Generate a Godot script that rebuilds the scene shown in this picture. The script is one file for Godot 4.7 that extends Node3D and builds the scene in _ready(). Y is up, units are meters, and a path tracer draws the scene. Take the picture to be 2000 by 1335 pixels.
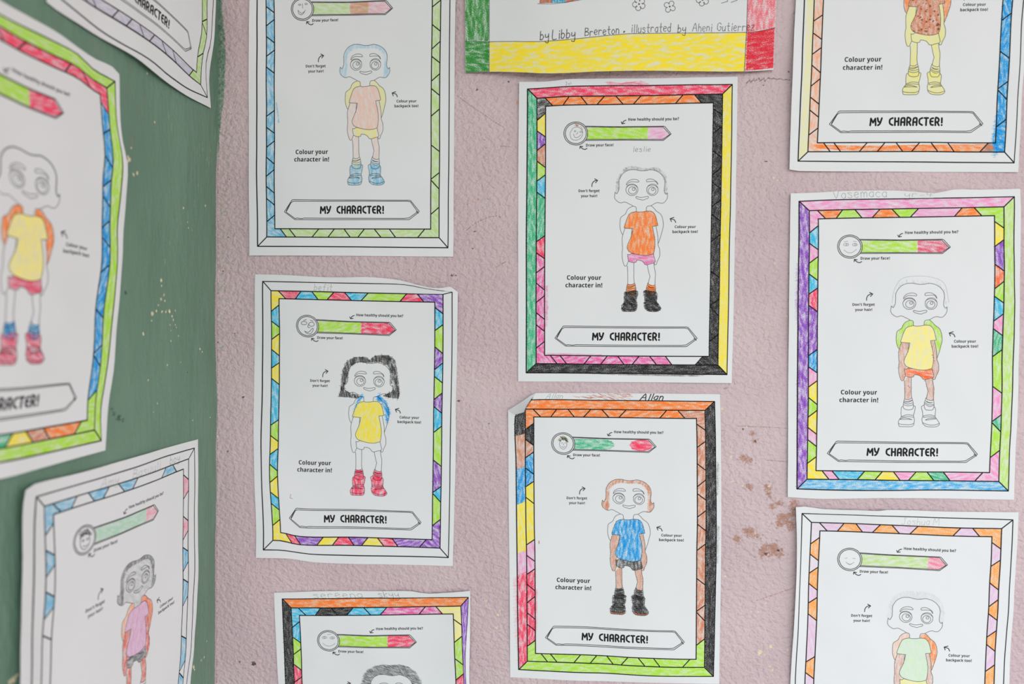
extends Node3D
# Children's coloured worksheets pinned up where a pink plaster wall meets a green one.
# Wall coordinates are millimetres: on the pink wall (x, height), on the green wall (distance from the corner, height); EYE_HEIGHT lifts them to the room.

const CORNER_X := -0.359
const EYE_HEIGHT := 1.45

# ------------------------------------------------------------------ shapes of the printed worksheet, in print units (1000 = frame width)
const ART := {
	"hairline": [437,515,445,523,449,518,455,504,456,482,456,459,460,446,470,429,483,417,502,408,515,406,536,406,553,410,570,412,587,411,607,407,620,408,637,413,654,422,667,434,676,447,681,464,681,481,679,496,679,515,684,524,689,528,694,521],
	"jaw_right": [694,521,695,539,691,552,682,565,673,571,660,571,649,568,634,572,615,583,600,585,594,590,592,598,592,610],
	"jaw_left": [437,515,435,531,435,542,441,553,453,563,466,568,474,566,481,564,491,565,504,572,515,577,528,585,537,587,542,594,543,611],
	"brow_left": [492,478,497,467,510,457,527,453,544,455,553,462,551,467,538,466,518,465,505,469,494,480,492,478],
	"brow_right": [591,464,592,456,606,452,621,454,634,461,643,469,647,479,644,477,637,466,621,464,604,465,594,466,591,464],
	"eye_left": [550,504,548,513,544,521,538,527,529,531,520,532,511,531,503,526,496,520,492,512,490,503,492,495,496,487,502,481,511,477,520,476,529,477,537,481,544,487,548,495,550,504],
	"lid_left": [492,495,503,483,522,480,537,484,548,495],
	"iris_left": [542,507,541,513,538,518,534,521,529,524,523,525,517,524,511,521,507,517,504,512,503,507,504,501,507,496,511,492,516,490,522,489,528,490,534,492,538,497,541,502,542,507],
	"glint_left": [535,501,534,504,532,507,528,507,525,507,522,504,521,501,522,498,524,495,528,495,532,496,534,498,535,501],
	"eye_right": [648,505,647,514,643,522,637,528,630,532,621,533,612,532,605,528,598,521,594,513,593,505,594,496,598,488,604,482,612,478,620,477,629,478,637,482,643,489,647,497,648,505],
	"lid_right": [593,495,604,485,621,482,636,487,648,499],
	"iris_right": [638,510,637,515,634,520,630,524,625,527,619,527,614,526,608,524,604,520,601,515,600,509,601,504,604,499,608,495,613,492,619,491,625,492,630,495,634,499,637,504,638,510],
	"glint_right": [629,503,628,506,626,508,623,509,619,508,617,506,616,503,617,500,619,497,622,496,626,497,628,500,629,503],
	"mouth": [539,541,543,537,552,540,569,542,586,539,598,537,602,541,598,547,586,551,575,555,560,552,547,548,539,541],
	"shirt": [542,611,555,614,574,613,595,609,616,610,625,615,635,627,642,648,649,677,648,682,623,685,626,701,632,726,636,750,637,779,634,806,630,820,609,827,591,829,568,827,544,822,523,816,509,808,501,794,500,784,505,769,517,742,524,718,528,696,490,693,484,691,486,681,493,660,500,640,508,624,520,616,542,611],
	"arm_fold": [522,697,521,720,519,740],
	"arm_left": [488,694,484,706,479,723,475,742,476,769,478,794,476,808,476,833,480,857,486,875,492,881,499,877,505,862,508,856],
	"shorts": [503,822,511,824,516,822,522,817,544,822,568,827,591,829,609,827,630,820,635,840,640,858,636,865,615,870,601,875,589,873,583,864,575,856,563,852,548,851,545,861,535,864,521,862,508,856,505,842,503,822],
	"arm_right": [641,686,646,711,651,740,652,769,653,779,660,799,661,828,657,842,649,859,645,872,638,874,634,867],
	"pack_left": [526,585,508,593,497,605,489,623,468,639,464,657,463,676,465,696,471,715,477,725],
	"pack_right": [615,583,629,595,641,609,662,625,672,646,676,668,676,687,669,716,662,743,653,769],
	"leg_left_out": [502,880,504,902,505,941,505,969],
	"leg_left_in": [534,864,535,912,535,941,538,965],
	"leg_right_in": [600,874,606,902,612,925,614,933,610,949,607,965],
	"leg_right_out": [633,866,636,892,641,917,640,951,640,976],
	"sock_left": [505,969,509,972,521,973,532,970,539,966,545,989,546,1004,544,1018,536,1022,523,1024,508,1021,501,1016,498,1008,499,991,503,973,505,969],
	"stripe": [502,980,519,982,541,976],
	"stripe_b": [500,989,519,995,544,989],
	"stripe_c": [499,998,519,1004,538,1001,545,996],
	"stripe_d": [501,985,519,987,540,978],
	"shoe_left": [498,1007,492,1009,489,1016,488,1040,489,1058,482,1069,476,1080,476,1092,478,1100,484,1106,521,1107,539,1106,548,1099,550,1089,552,1075,549,1060,547,1052,552,1032,555,1008,549,1005,546,1001],
	"sole_left": [476,1090,488,1095,517,1097,536,1096,550,1089],
	"lace": [490,1057,505,1051,520,1048,546,1051],
	"lace_b": [491,1060,512,1057,527,1057,547,1060],
	"lace_c": [483,1070,497,1064,520,1065,541,1072],
	"lace_d": [483,1071,520,1070,541,1072],
	"sock_right": [605,964,609,971,621,976,632,978,640,975,643,1004,640,1016,633,1024,614,1025,604,1022,598,1012,597,998,599,984,605,964],
	"stripe_e": [605,979,611,986,625,990,636,987],
	"stripe_f": [600,987,613,996,625,999,641,996],
	"stripe_g": [598,993,614,1004,625,1007,641,1001],
	"stripe_h": [605,979,619,987,636,988],
	"shoe_right": [595,1000,587,1005,584,1012,589,1034,590,1052,587,1071,590,1087,592,1093,606,1104,624,1107,649,1107,664,1101,669,1091,662,1077,652,1063,648,1055,649,1039,650,1020,647,1012,642,1007],
	"sole_right": [590,1086,605,1093,624,1098,649,1097,669,1089],
	"lace_e": [594,1053,624,1048,648,1054],
	"lace_f": [595,1061,620,1057,648,1059],
	"lace_g": [603,1073,620,1065,650,1064],
	"lace_h": [604,1074,626,1071,654,1067],
	"lace_i": [594,1053,595,1061],
	"circle": [299,227,298,239,294,251,287,261,277,270,266,277,254,281,241,282,228,280,215,276,204,269,194,260,187,249,183,237,181,224,183,212,187,200,194,190,203,181,214,175,227,171,240,170,253,171,266,176,277,182,286,192,293,202,298,214,299,227],
	"circle_in": [292,227,291,237,287,248,281,257,273,265,263,270,252,274,241,275,229,273,218,270,208,264,200,256,194,246,190,236,188,225,190,214,193,203,200,194,208,186,218,181,229,177,240,176,252,178,263,182,273,188,281,196,287,205,291,216,292,227],
	"bar_out": [289,191,469,196,672,196,678,199,708,234,705,237,671,265,469,261,288,260],
	"bar_in": [291,195,469,199,668,199,702,236,668,260,469,257,293,255],
	"banner_out": [142,1243,183,1183,190,1181,504,1183,796,1184,805,1186,850,1240,842,1249,801,1280,794,1282,505,1283,197,1283,191,1279,142,1243],
	"banner_in": [152,1238,173,1199,190,1189,504,1189,788,1189,804,1192,842,1242,797,1273,771,1276,505,1276,247,1275,232,1278,208,1275,199,1278,152,1245,152,1238],
	"banner_mark": [834,1240,846,1250],
	"banner_mark_b": [177,1197,152,1243],
	"arrow_how": [487,165,476,170,469,181],
	"arrow_how_head": [464,173,468,182,481,180],
	"arrow_face": [296,299,287,304,274,300,263,289],
	"arrow_face_head": [261,299,262,288,275,290],
	"arrow_hair": [322,487,323,475,328,465,338,458,349,456],
	"arrow_hair_head": [336,449,350,457,340,468],
	"arrow_pack": [736,667,729,654,711,649],
	"arrow_pack_head": [715,662,709,648,727,642],
	"arm_left_area": [488,694,484,706,479,723,475,742,476,769,478,794,476,808,476,833,480,857,486,875,492,881,499,877,505,862,508,856,505,842,503,822,516,820,509,808,501,794,500,784,505,769,517,742,521,720,522,697],
	"arm_right_area": [641,686,646,711,651,740,652,769,653,779,660,799,661,828,657,842,649,859,645,872,638,874,640,858,635,840,630,820,634,806,637,779,636,750,632,726,626,701,623,685],
	"pack_left_area": [526,585,508,593,497,605,489,623,468,639,464,657,463,676,465,696,471,715,477,725,484,706,488,694,484,691,486,681,493,660,500,640,508,624,520,616,542,611,543,597,540,589],
	"pack_right_area": [615,583,629,595,641,609,662,625,672,646,676,668,676,687,669,716,662,743,653,769,651,740,646,711,641,686,648,682,649,677,642,648,635,627,625,615,616,610,595,609,594,597,597,590],
	"leg_left_area": [502,880,504,902,505,941,505,969,521,973,538,965,535,941,535,912,534,864,517,862],
	"leg_right_area": [600,874,606,902,612,925,614,933,610,949,607,965,609,971,621,976,632,978,640,975,640,951,641,917,636,892,633,866],
	"sole_left_area": [476,1090,488,1095,517,1097,536,1096,550,1089,548,1099,539,1106,521,1107,484,1106,478,1100],
	"sole_right_area": [590,1086,605,1093,624,1098,649,1097,669,1089,664,1101,649,1107,624,1107,606,1104,592,1093],
	"hair_inside": [435,531,435,542,441,553,453,563,466,567,472,546,474,508,472,482,474,458,489,440,510,427,536,424,570,427,606,425,630,429,649,441,661,460,665,485,666,511,662,558,660,570,673,571,682,565,691,552,695,539,694,521,689,528,684,524,679,515,679,496,681,481,681,464,676,447,667,434,654,422,637,413,620,408,607,407,587,411,570,412,553,410,536,406,515,406,502,408,483,417,470,429,460,446,456,459,456,482,455,504,449,518,445,523,437,515],
	"hair_rim": [442,515,442,482,449,452,463,426,479,401,502,390,540,389,570,399,596,399,624,396,648,398,671,417,686,442,690,474,691,520,689,528,684,524,679,515,679,496,681,481,681,464,676,447,667,434,654,422,637,413,620,408,607,407,587,411,570,412,553,410,536,406,515,406,502,408,483,417,470,429,460,446,456,459,456,482,455,504,449,518,445,523],
	"hair_cap": [431,515,433,470,444,429,464,399,498,379,539,372,569,376,605,372,648,383,676,406,694,436,703,474,702,520,689,528,684,524,679,515,679,496,681,481,681,464,676,447,667,434,654,422,637,413,620,408,607,407,587,411,570,412,553,410,536,406,515,406,502,408,483,417,470,429,460,446,456,459,456,482,455,504,449,518,445,523],
	"head_area": [437,515,445,523,449,518,455,504,456,482,456,459,460,446,470,429,483,417,502,408,515,406,536,406,553,410,570,412,587,411,607,407,620,408,637,413,654,422,667,434,676,447,681,464,681,481,679,496,679,515,684,524,689,528,694,521,695,539,691,552,682,565,673,571,660,571,649,568,634,572,615,583,600,585,594,590,592,598,592,610,543,611,542,594,537,587,528,585,515,577,504,572,491,565,481,564,474,566,466,568,453,563,441,553,435,542,435,531,437,515],
	"hair_bob": [407,590,418,541,425,451,446,402,489,380,550,378,569,393,596,369,672,366,703,392,717,461,731,556,725,593,683,588,640,580,664,567,689,554,700,521,682,509,682,456,663,420,621,403,569,408,505,407,468,432,456,474,453,510,437,529,444,553,474,570,505,575,524,589,499,596,456,591],
	"pack_blue_left": [533,565,542,586,530,598,505,629,490,672,484,703,490,672,499,617,517,593],
	"pack_blue_right": [609,584,625,562,631,583,652,598,677,642,680,678,674,696,665,733,656,685,653,655,634,613,606,605],
}
const TOP_OUT := [86, 207, 264, 381, 436, 560, 763, 818]
const TOP_IN := [126, 176, 297, 344, 473, 522, 727, 853]
const BOTTOM_OUT := [153, 202, 289, 373, 491, 531, 652, 728, 842]
const BOTTOM_IN := [119, 167, 324, 407, 458, 566, 617, 695, 879]
const LEFT_OUT := [155, 206, 303, 355, 454, 508, 757, 812, 913, 964, 1063, 1114, 1175, 1294]
const LEFT_IN := [121, 238, 271, 388, 424, 541, 727, 843, 881, 1000, 1028, 1148, 1209, 1260]
const RIGHT_OUT := [148, 203, 353, 401, 505, 557, 662, 729, 940, 1045, 1129, 1220]
const RIGHT_IN := [116, 235, 319, 437, 472, 592, 628, 764, 907, 1079, 1083, 1256]

# outlines of the sheets on their wall: middle frame, outer frame and paper edge, each as top, right, bottom and left side, three numbers a point (along, height, stand-off)
const LOOPS := {
	"S5": [[[-33.6,202.9,3.2,-7.6,204.5,2.7,44.7,205.7,1.2,108.1,207,1.2,144.8,208,1.2],[144.8,208,1.2,146.2,152.3,1.2,147.8,82.6,1.2,148.9,35.2,1.2,150.7,-53.1,2.4],[-27.2,-57.5,1.2,58.4,-55.7,1.3,150.7,-53.1,2.4],[-33.6,202.9,3.2,-31.9,138.9,1.2,-30,43.3,1.2,-27.2,-57.5,1.2]],[[-42.9,211.6,3.5,-10.3,213.7,3.4,13.5,215,1.9,49.1,215.6,1.2,96.1,216.3,1.2,153.5,216.9,1.2],[153.5,216.9,1.2,155.2,164.1,1.2,156.5,105.5,1.2,157.3,65,1.2,158.7,11.5,1.2,159.9,-62.1,2.6],[-36.8,-67.1,1.2,58.7,-64.5,1.3,159.9,-62.1,2.6],[-42.9,211.6,3.5,-41.7,150.7,1.2,-40.3,67.4,1.2,-38.3,-5.6,1.2,-36.8,-67.1,1.2]],[[-51.4,218.5,3.1,-22.4,218.7,4.1,-5.7,220.9,3.1,18.1,221.9,1.7,84.2,222.7,1.2,158.2,224.2,1.2],[158.2,224.2,1.2,159,199,1.2,160.6,140.8,1.2,162.5,59.2,1.2,163.9,-0.3,1.2,164.7,-70.3,2.6],[-44.8,-76,1.2,59,-73.1,1.3,164.7,-70.3,2.6],[-51.4,218.5,3.1,-50.5,150.6,1.2,-48.6,67.2,1.2,-46.6,-5.8,1.2,-44.8,-76,1.2]]],
	"S1": [[[-309.9,324.2,1.5,-131.4,326.2,1.5],[-131.4,326.2,1.5,-130,296,6.1,-130.2,208.8,1.8,-129.2,140.1,1.2,-128.1,65.9,1.2],[-306.1,63.3,1.9,-225.1,64.4,1.2,-128.1,65.9,1.2],[-309.9,324.2,1.5,-308.2,292.5,1.9,-307.5,219.9,1.9,-307,149.7,1.9,-306.1,63.3,1.9]],[[-319.3,333.4,1.5,-122.3,335.6,1.5],[-122.3,335.6,1.5,-120.8,295.6,6.9,-120.5,197.7,1.6,-119.6,128.8,1.2,-118.8,56,1.2],[-315.4,53.6,2.1,-225,54.9,1.2,-118.8,56,1.2],[-319.3,333.4,1.5,-317.5,299.3,2.1,-317.2,219.8,2.1,-317.1,149.6,2.2,-315.4,53.6,2.1]],[[-325.9,341.8,1.5,-115.9,344.1,1.5],[-115.9,344.1,1.5,-115.4,295.5,7,-115.3,197.7,1.6,-114.2,117.5,1.2,-113.3,47.2,1.2],[-324.1,44.1,2.2,-224.9,45.8,1.2,-113.3,47.2,1.2],[-325.9,341.8,1.5,-325.5,299.3,2.2,-325.9,219.8,2.2,-325.3,149.5,2.2,-324.1,44.1,2.2]]],
	"S2": [[[-301.2,8.7,1.2,-260.5,8.9,1.3,-200.4,8.8,1.6,-147.9,9.1,3,-122.1,9.5,5],[-122.1,9.5,5,-121.7,-55.5,1.2,-121.5,-112.9,1.2,-120.8,-161.7,1.2,-120.8,-211,1.2,-120.7,-250.6,1.2],[-296.6,-251,3.5,-287.6,-250.8,3.7,-267.7,-254.3,2.4,-204.9,-252.2,1.2,-120.7,-250.6,1.2],[-301.2,8.7,1.2,-300.4,-49.3,1.2,-300.7,-109.1,1.2,-300.9,-144.6,1.2,-301.3,-182.1,1.2,-297.4,-235.7,2.4,-296.6,-251,3.5]],[[-310,18,1.2,-248.4,18.2,1.7,-200.3,18.4,2.3,-161.7,18.2,2.8,-140.5,14.8,5.4,-123.4,12.7,5.9,-112.8,12,5.9],[-112.8,12,5.9,-112.5,-43.6,1.2,-112.3,-130.8,1.2,-111.7,-185.9,1.2,-111.7,-259.8,1.2],[-306.7,-261.6,3.1,-286.1,-260.7,4.1,-255.2,-264,1.6,-179.7,-261.9,1.2,-111.7,-259.8,1.2],[-310,18,1.2,-309.9,-49.6,1.2,-310.2,-109.4,1.2,-310.9,-145,1.2,-309.5,-195.1,1.2,-307.7,-232.6,1.9,-306.7,-261.6,3.1]],[[-318.4,25.1,1.2,-284.9,25,1.2,-248.4,23.8,1.9,-224,24,3,-199.1,24.9,2.7,-167.2,22.4,2.4,-145.2,17.6,5.5,-126.3,14.9,6.5,-116.9,17.6,7,-111.3,15.5,6.1,-107.3,11.9,4.9],[-107.3,11.9,4.9,-107.3,-43.4,1.2,-107.4,-101.9,1.2,-106.4,-148.9,1.2,-106.6,-197.9,1.2,-106.9,-268.5,1.2],[-315,-270.8,2.3,-279.8,-269.3,3.7,-250.1,-272.6,1.4,-179.5,-270.7,1.2,-106.9,-268.5,1.2],[-318.4,25.1,1.2,-318.5,-49.8,1.2,-319.1,-127.9,1.2,-317.9,-182.9,1.2,-315.8,-233.1,1.6,-315,-270.8,2.3]]],
	"S3": [[[-277.1,-322.5,1.5,-191.5,-316.9,1.5,-131,-312.3,1.7,-97.1,-308,5.4],[-97.1,-308,5.4,-95.9,-326,5.5,-93.8,-357.8,7,-91.9,-389.1,6.3,-81.3,-571,1.5],[-259.4,-583.2,1.5,-81.3,-571,1.5],[-277.1,-322.5,1.5,-274.9,-360.2,1.5,-272.9,-404.4,1.5,-259.4,-583.2,1.5]],[[-286.7,-313.6,1.5,-228.4,-309.5,1.5,-155.2,-304.4,1.8,-89.4,-298.3,5.4],[-89.4,-298.3,5.4,-90.2,-322.7,4,-91.3,-356.9,6.1,-90.1,-389.3,5.7,-71.5,-579.6,1.5],[-268,-593,1.5,-71.5,-579.6,1.5],[-286.7,-313.6,1.5,-284.2,-360.8,1.5,-282,-405.1,1.5,-268,-593,1.5]],[[-295.9,-307.6,1.5,-240.8,-302.5,1.5,-191.8,-299.8,1.5,-150.4,-296.5,2.4,-133.4,-298.3,2.8,-114,-295.7,4.2,-87.8,-291.5,5.5],[-87.8,-291.5,5.5,-87.3,-334.7,3.7,-87,-358.6,4.5,-86.6,-389.8,4.4,-64.4,-587.6,1.5],[-273.9,-601.9,1.5,-64.4,-587.6,1.5],[-295.9,-307.6,1.5,-293,-361.4,1.5,-290.1,-405.7,1.5,-273.9,-601.9,1.5]]],
	"S6": [[[-36.6,-103.1,4.5,31.7,-101.4,1.2,99.7,-99.7,1.2,140.5,-98.4,1.2],[140.5,-98.4,1.2,143.5,-152.5,1.3,146,-215.8,2.1,146.4,-243.5,2.6,147.9,-290.1,2.9,150.1,-357.3,2.4],[-27.8,-363.4,1.2,28.3,-361.4,1.2,97.5,-359.2,3.8,150.1,-357.3,2.4],[-36.6,-103.1,4.5,-35.6,-148.7,1.2,-32.9,-225.3,1.2,-31.7,-247.8,1.2,-29.9,-301.5,1.2,-27.8,-363.4,1.2]],[[-37.9,-98,4.5,-31.5,-93.8,3.2,31.4,-92.2,1.2,88.1,-90.7,1.2,149.4,-89.2,1.2],[149.4,-89.2,1.2,153,-152.1,1.3,155.9,-215.3,2.3,156.9,-254.4,3,157.9,-301.2,3,159.4,-366.2,2.1],[-36.3,-373,1.2,40.3,-371,1.3,97.8,-368.6,4,159.4,-366.2,2.1],[-37.9,-98,4.5,-46.3,-109.1,3.5,-44.6,-160.8,1.2,-42.3,-225.8,1.2,-41.2,-254.2,1.2,-39,-314.1,1.2,-36.3,-373,1.2]],[[-40,-95.8,4.2,-27.3,-87.6,2,-26.2,-86.9,1.8,-24.8,-86.8,1.7,31.2,-85.2,1.2,87.8,-83.5,1.2,154.3,-81.9,1.2],[154.3,-81.9,1.2,158.3,-151.9,1.3,160.9,-219.5,2.3,162.5,-277.4,3.2,165.4,-373.5,1.8],[-45,-381.8,1.2,5.5,-380.5,1.2,63.8,-378.4,1.9,165.4,-373.5,1.8],[-40,-95.8,4.2,-52.9,-104.5,2.9,-54,-105.2,2.6,-54,-106.8,2.6,-52.5,-161.2,1.2,-50.1,-232,1.2,-47.4,-302.6,1.2,-45,-381.8,1.2]]],
	"S7": [[[227.4,415.4,1.5,405.9,415.6,1.5],[405.9,415.6,1.5,403.4,293.2,2.6,402.9,244.2,3.9,404,207.9,2.8,405.4,154.9,1.4],[226.5,153.5,2.7,315.3,154.8,1.2,405.4,154.9,1.4],[227.4,415.4,1.5,225.9,295.1,1.6,226,232.5,2.9,226.5,153.5,2.7]],[[218.1,424.6,1.5,415.1,424.9,1.5],[415.1,424.9,1.5,413,293.1,2.7,412.9,219.9,3.6,414.6,145.1,1.3],[217.6,144.4,3.4,315.9,145.2,1.2,414.6,145.1,1.3],[218.1,424.6,1.5,216.7,295,2.1,216.6,219.3,5,217.6,144.4,3.4]],[[211.6,433.1,1.5,421.6,433.4,1.5],[421.6,433.4,1.5,416.4,219.9,3.5,418.7,136.5,1.3],[209.9,136.5,3.2,213.1,135.3,3.2,316.4,136,1.2,418.7,136.5,1.3],[211.6,433.1,1.5,208.6,294.8,2.5,207.8,231.6,5.7,209.2,156.7,4.4,209.9,136.5,3.2]]],
	"S8": [[[230.7,98,2,263.7,99.5,1.3,308.7,100.8,1.5,407.9,104.2,1.6],[407.9,104.2,1.6,409.1,79.3,2.3,411.5,39,3.7,412.3,14.8,3.5,413.7,-18.8,2.2,415.8,-55.1,1.5,418.5,-115.8,1.3,419.6,-156.5,1.3],[240.8,-162.1,2.1,326,-159.5,1.3,419.6,-156.5,1.3],[230.7,98,2,232.3,64.5,2,233.7,17.4,2,235.4,-18.1,2,236.4,-36.5,2,239,-98.2,2,240.8,-162.1,2.1]],[[220.8,106.7,2.4,251.8,108.7,1.3,308,110.2,1.8,374.3,112.2,2.4,416.6,113.8,1.6],[416.6,113.8,1.6,417.8,79.4,2.8,420.8,21.9,5.1,424.2,-28.3,2.4,426.5,-79,1.4,428.7,-165.2,1.3],[231.7,-172.1,2.5,291,-171.2,1.3,361.7,-167.5,1.3,428.7,-165.2,1.3],[220.8,106.7,2.4,222.5,64.2,2.4,223.8,17.2,2.4,226.2,-36.8,2.4,228.7,-98.5,2.5,231.7,-172.1,2.5]],[[212.4,114.1,2.5,240.1,115.5,1.5,257.1,116.9,1.3,307.6,118,1.9,329.3,116.7,3.2,343.5,115.6,3.8,361.3,119.4,3.2,385.2,119.9,1.9,421.5,121.2,1.5],[421.5,121.2,1.5,423.7,79.5,2.9,425.3,22.1,5.2,429.1,-30.5,2.4,432.4,-90.9,1.3,434.1,-173.4,1.3],[223.3,-180.7,2.4,255.5,-181,1.5,326.9,-176.9,1.3,434.1,-173.4,1.3],[212.4,114.1,2.5,214.6,40.6,2.5,217.2,-30.9,2.4,220.4,-111.3,2.4,223.3,-180.7,2.4]]],
	"S9": [[[246.7,-204.4,2.7,323.5,-203.6,1.6,386.9,-203.3,1.5,424.7,-202,1.5],[424.7,-202,1.5,425.6,-242.7,1.5,426.3,-296.5,1.5,427.1,-355.5,1.5,431,-463.7,1.5],[252.5,-466.9,1.5,431,-463.7,1.5],[246.7,-204.4,2.7,246.8,-252.1,3.2,248.1,-320.6,3.3,248.6,-367.4,2.6,252.5,-466.9,1.5]],[[236.4,-195.2,5.8,296.6,-194.7,3.8,373.7,-193.9,1.6,434.5,-192.9,1.5],[434.5,-192.9,1.5,435.7,-255.6,1.5,435.9,-309.4,1.5,435.9,-354.9,1.5,440.4,-472.8,1.5],[243.4,-476.3,1.5,440.4,-472.8,1.5],[236.4,-195.2,5.8,237.5,-251.6,5.8,238.3,-320.3,5.2,238.9,-367.7,3.2,243.4,-476.3,1.5]],[[230.3,-189.4,5.8,235.2,-188.2,5.6,244.5,-189,5,257.3,-190.1,5.2,295.9,-189.7,4.7,309,-189.7,3.9,318.1,-188.4,3.4,373.3,-187.7,1.6,439.2,-185.4,1.5],[439.2,-185.4,1.5,440.1,-255.3,1.5,441.2,-354.6,1.5,447,-481.2,1.5],[237.1,-484.9,1.5,447,-481.2,1.5],[230.3,-189.4,5.8,233.1,-224.8,5.4,234,-265.2,6.5,234.2,-349,3.7,234.3,-368.2,2.9,237.1,-484.9,1.5]]],
	"G2": [[[201.5,475.8,1.5,23.1,468,1.5],[23.1,468,1.5,27.7,288.4,3,32.2,253.1,5.6,35.2,232,3.3,36.7,204.7,2.4],[212.9,215,1.5,180.8,215.1,1.7,139.3,215.2,2.3,105.9,214.2,2.6,57.6,206.2,2.8,36.7,204.7,2.4],[201.5,475.8,1.5,212.9,215,1.5]],[[210.3,485.5,1.5,13.5,476.8,1.5],[13.5,476.8,1.5,16.3,293.4,3.2,24.6,251,5.5,28.2,229.4,3,23.8,196.4,2.2],[222.5,206.2,1.5,192.8,201.2,2,174.5,198.7,2.8,155.2,198,3.8,133.7,198.2,4.6,116.9,197.6,4.7,93,194.5,4.3,62.9,193.2,3.3,23.8,196.4,2.2],[210.3,485.5,1.5,222.5,206.2,1.5]],[[216.4,494.2,1.5,6.6,485,1.5],[6.6,485,1.5,11.1,295.7,3.1,18.5,258.4,5.9,20.6,218.4,2.2,17.1,188.2,2],[232.7,197.8,1.5,223.9,196.3,1.6,184,194.3,2.5,143.1,193.4,4.7,109.4,189.1,4.7,65.6,186.7,3.2,17.1,188.2,2],[216.4,494.2,1.5,232.7,197.8,1.5]]],
	"G1": [[[354.5,169,1.5,271.8,165.8,1.5,252.2,164.3,1.5,227.5,164.4,1.5,205.4,164.3,1.5,188.8,160.9,1.5,172.5,159.2,1.7],[172.5,159.2,1.7,170.7,132.6,3.3,172.4,105.2,6.5,173.6,84.7,5.4,169.7,54.4,2.3,171.1,18.4,1.5,177.8,-17.6,1.5,181.4,-53.2,1.5,187.3,-81.1,1.5,189.5,-103.5,2],[371.2,-91.5,1.5,277.9,-99.5,2.8,230.1,-102,2.4,189.5,-103.5,2],[354.5,169,1.5,371.2,-91.5,1.5]],[[363.1,178.9,1.5,271.7,173,1.5,227.4,174,1.5,205.2,173.7,1.5,186.8,168.1,1.5,163.2,167.2,1.6],[163.2,167.2,1.6,162.7,141.5,2.9,162.5,114.2,6.9,162.8,100.4,7.8,161.9,79.9,5.6,161.1,55.4,2.4,161.8,18.8,1.5,169.3,-32.3,1.5,177.3,-68,1.5,181.8,-89,1.6,182.6,-113.1,2.5],[381.1,-100.1,1.5,278.3,-108.1,3,247.8,-110.3,2.9,212.5,-111.8,2.7,182.6,-113.1,2.5],[363.1,178.9,1.5,381.1,-100.1,1.5]],[[369.1,187.7,1.5,271.5,181.8,1.5,250.5,181.6,1.5,222.4,181.3,1.5,201.6,178.1,1.5,184.8,176.6,1.5,166.8,177.5,1.5,158,174.4,1.6],[158,174.4,1.6,158.1,149.7,2.4,159,121.9,6,157.1,105.7,7.9,156.8,94.7,7.7,153.7,67.1,3.7,154.1,41.4,1.8,156.7,11.7,1.5,160.3,-17.9,1.5,167.4,-61.7,1.5,172,-83.2,1.5,178.5,-121.5,2.8],[388.1,-108.1,1.5,278,-118.9,2.6,247.9,-120.1,2.9,213,-120.7,3,178.5,-121.5,2.8],[369.1,187.7,1.5,388.1,-108.1,1.5]]],
	"G3": [[[240.4,-147.9,2.2,204,-149.9,2.3,142.9,-153.7,2.1,55.7,-155.9,1.5],[55.7,-155.9,1.5,57,-183.4,1.5,58,-257.9,1.5,59.6,-313.7,1.5,66.2,-373.6,1.5,71.7,-415.6,1.5],[250,-409,1.5,71.7,-415.6,1.5],[240.4,-147.9,2.2,239.7,-175,2,241.2,-215,2.1,243.6,-241.1,2.3,245.5,-272.1,2.5,250,-409,1.5]],[[249.7,-138.5,3.6,211,-140.9,3.1,144,-144.1,2.9,101.9,-144.7,1.8,45.6,-147.5,1.5],[45.6,-147.5,1.5,46.1,-205.3,1.5,47.7,-280.9,1.5,51.8,-336.5,1.5,59.6,-377.4,1.5,62.8,-425.2,1.5],[259.6,-417.9,1.5,62.8,-425.2,1.5],[249.7,-138.5,3.6,252.2,-170.5,3.9,254.7,-222.2,4.2,256.9,-265.5,4.5,259.6,-417.9,1.5]],[[260.8,-130.8,5.4,254.9,-128.9,4.6,210.5,-132.5,2.8,156.6,-134.8,3.1,101.8,-137,1.8,39.3,-140.1,1.5],[39.3,-140.1,1.5,40.2,-226.2,1.5,41.4,-302.8,1.5,47.6,-348.2,1.5,52.8,-381.2,1.5,56.6,-433.9,1.5],[266.4,-426.2,1.5,56.6,-433.9,1.5],[260.8,-130.8,5.4,263.2,-141,5.5,264.4,-178.9,5.5,265.9,-216.9,5.4,267.5,-259.4,5.3,266.4,-426.2,1.5]]],
	"P0": [[[-115.9,647.8,1.5,189.3,649.8,1.5],[189.3,649.8,1.5,189.9,439.8,1.5,190.6,229.8,4],[-104.9,227.9,3,-80.1,227.6,5,-49.2,225.6,9,-23.7,224.1,11,38.9,226.1,12,91.9,227.4,8,162.8,227.6,6,190.6,229.8,4],[-115.9,647.8,1.5,-110.4,437.8,1.5,-104.9,227.9,3]]],
}
const FLAP := [-26.2,-86.8,2,-31.8,-89.5,3,-40.1,-95.8,4,-48.8,-102,3.5,-54.1,-105.3,2.5,-45.5,-108.4,8,-37.6,-104.8,15,-35.4,-99.5,13,-31.6,-93.5,6]

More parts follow.
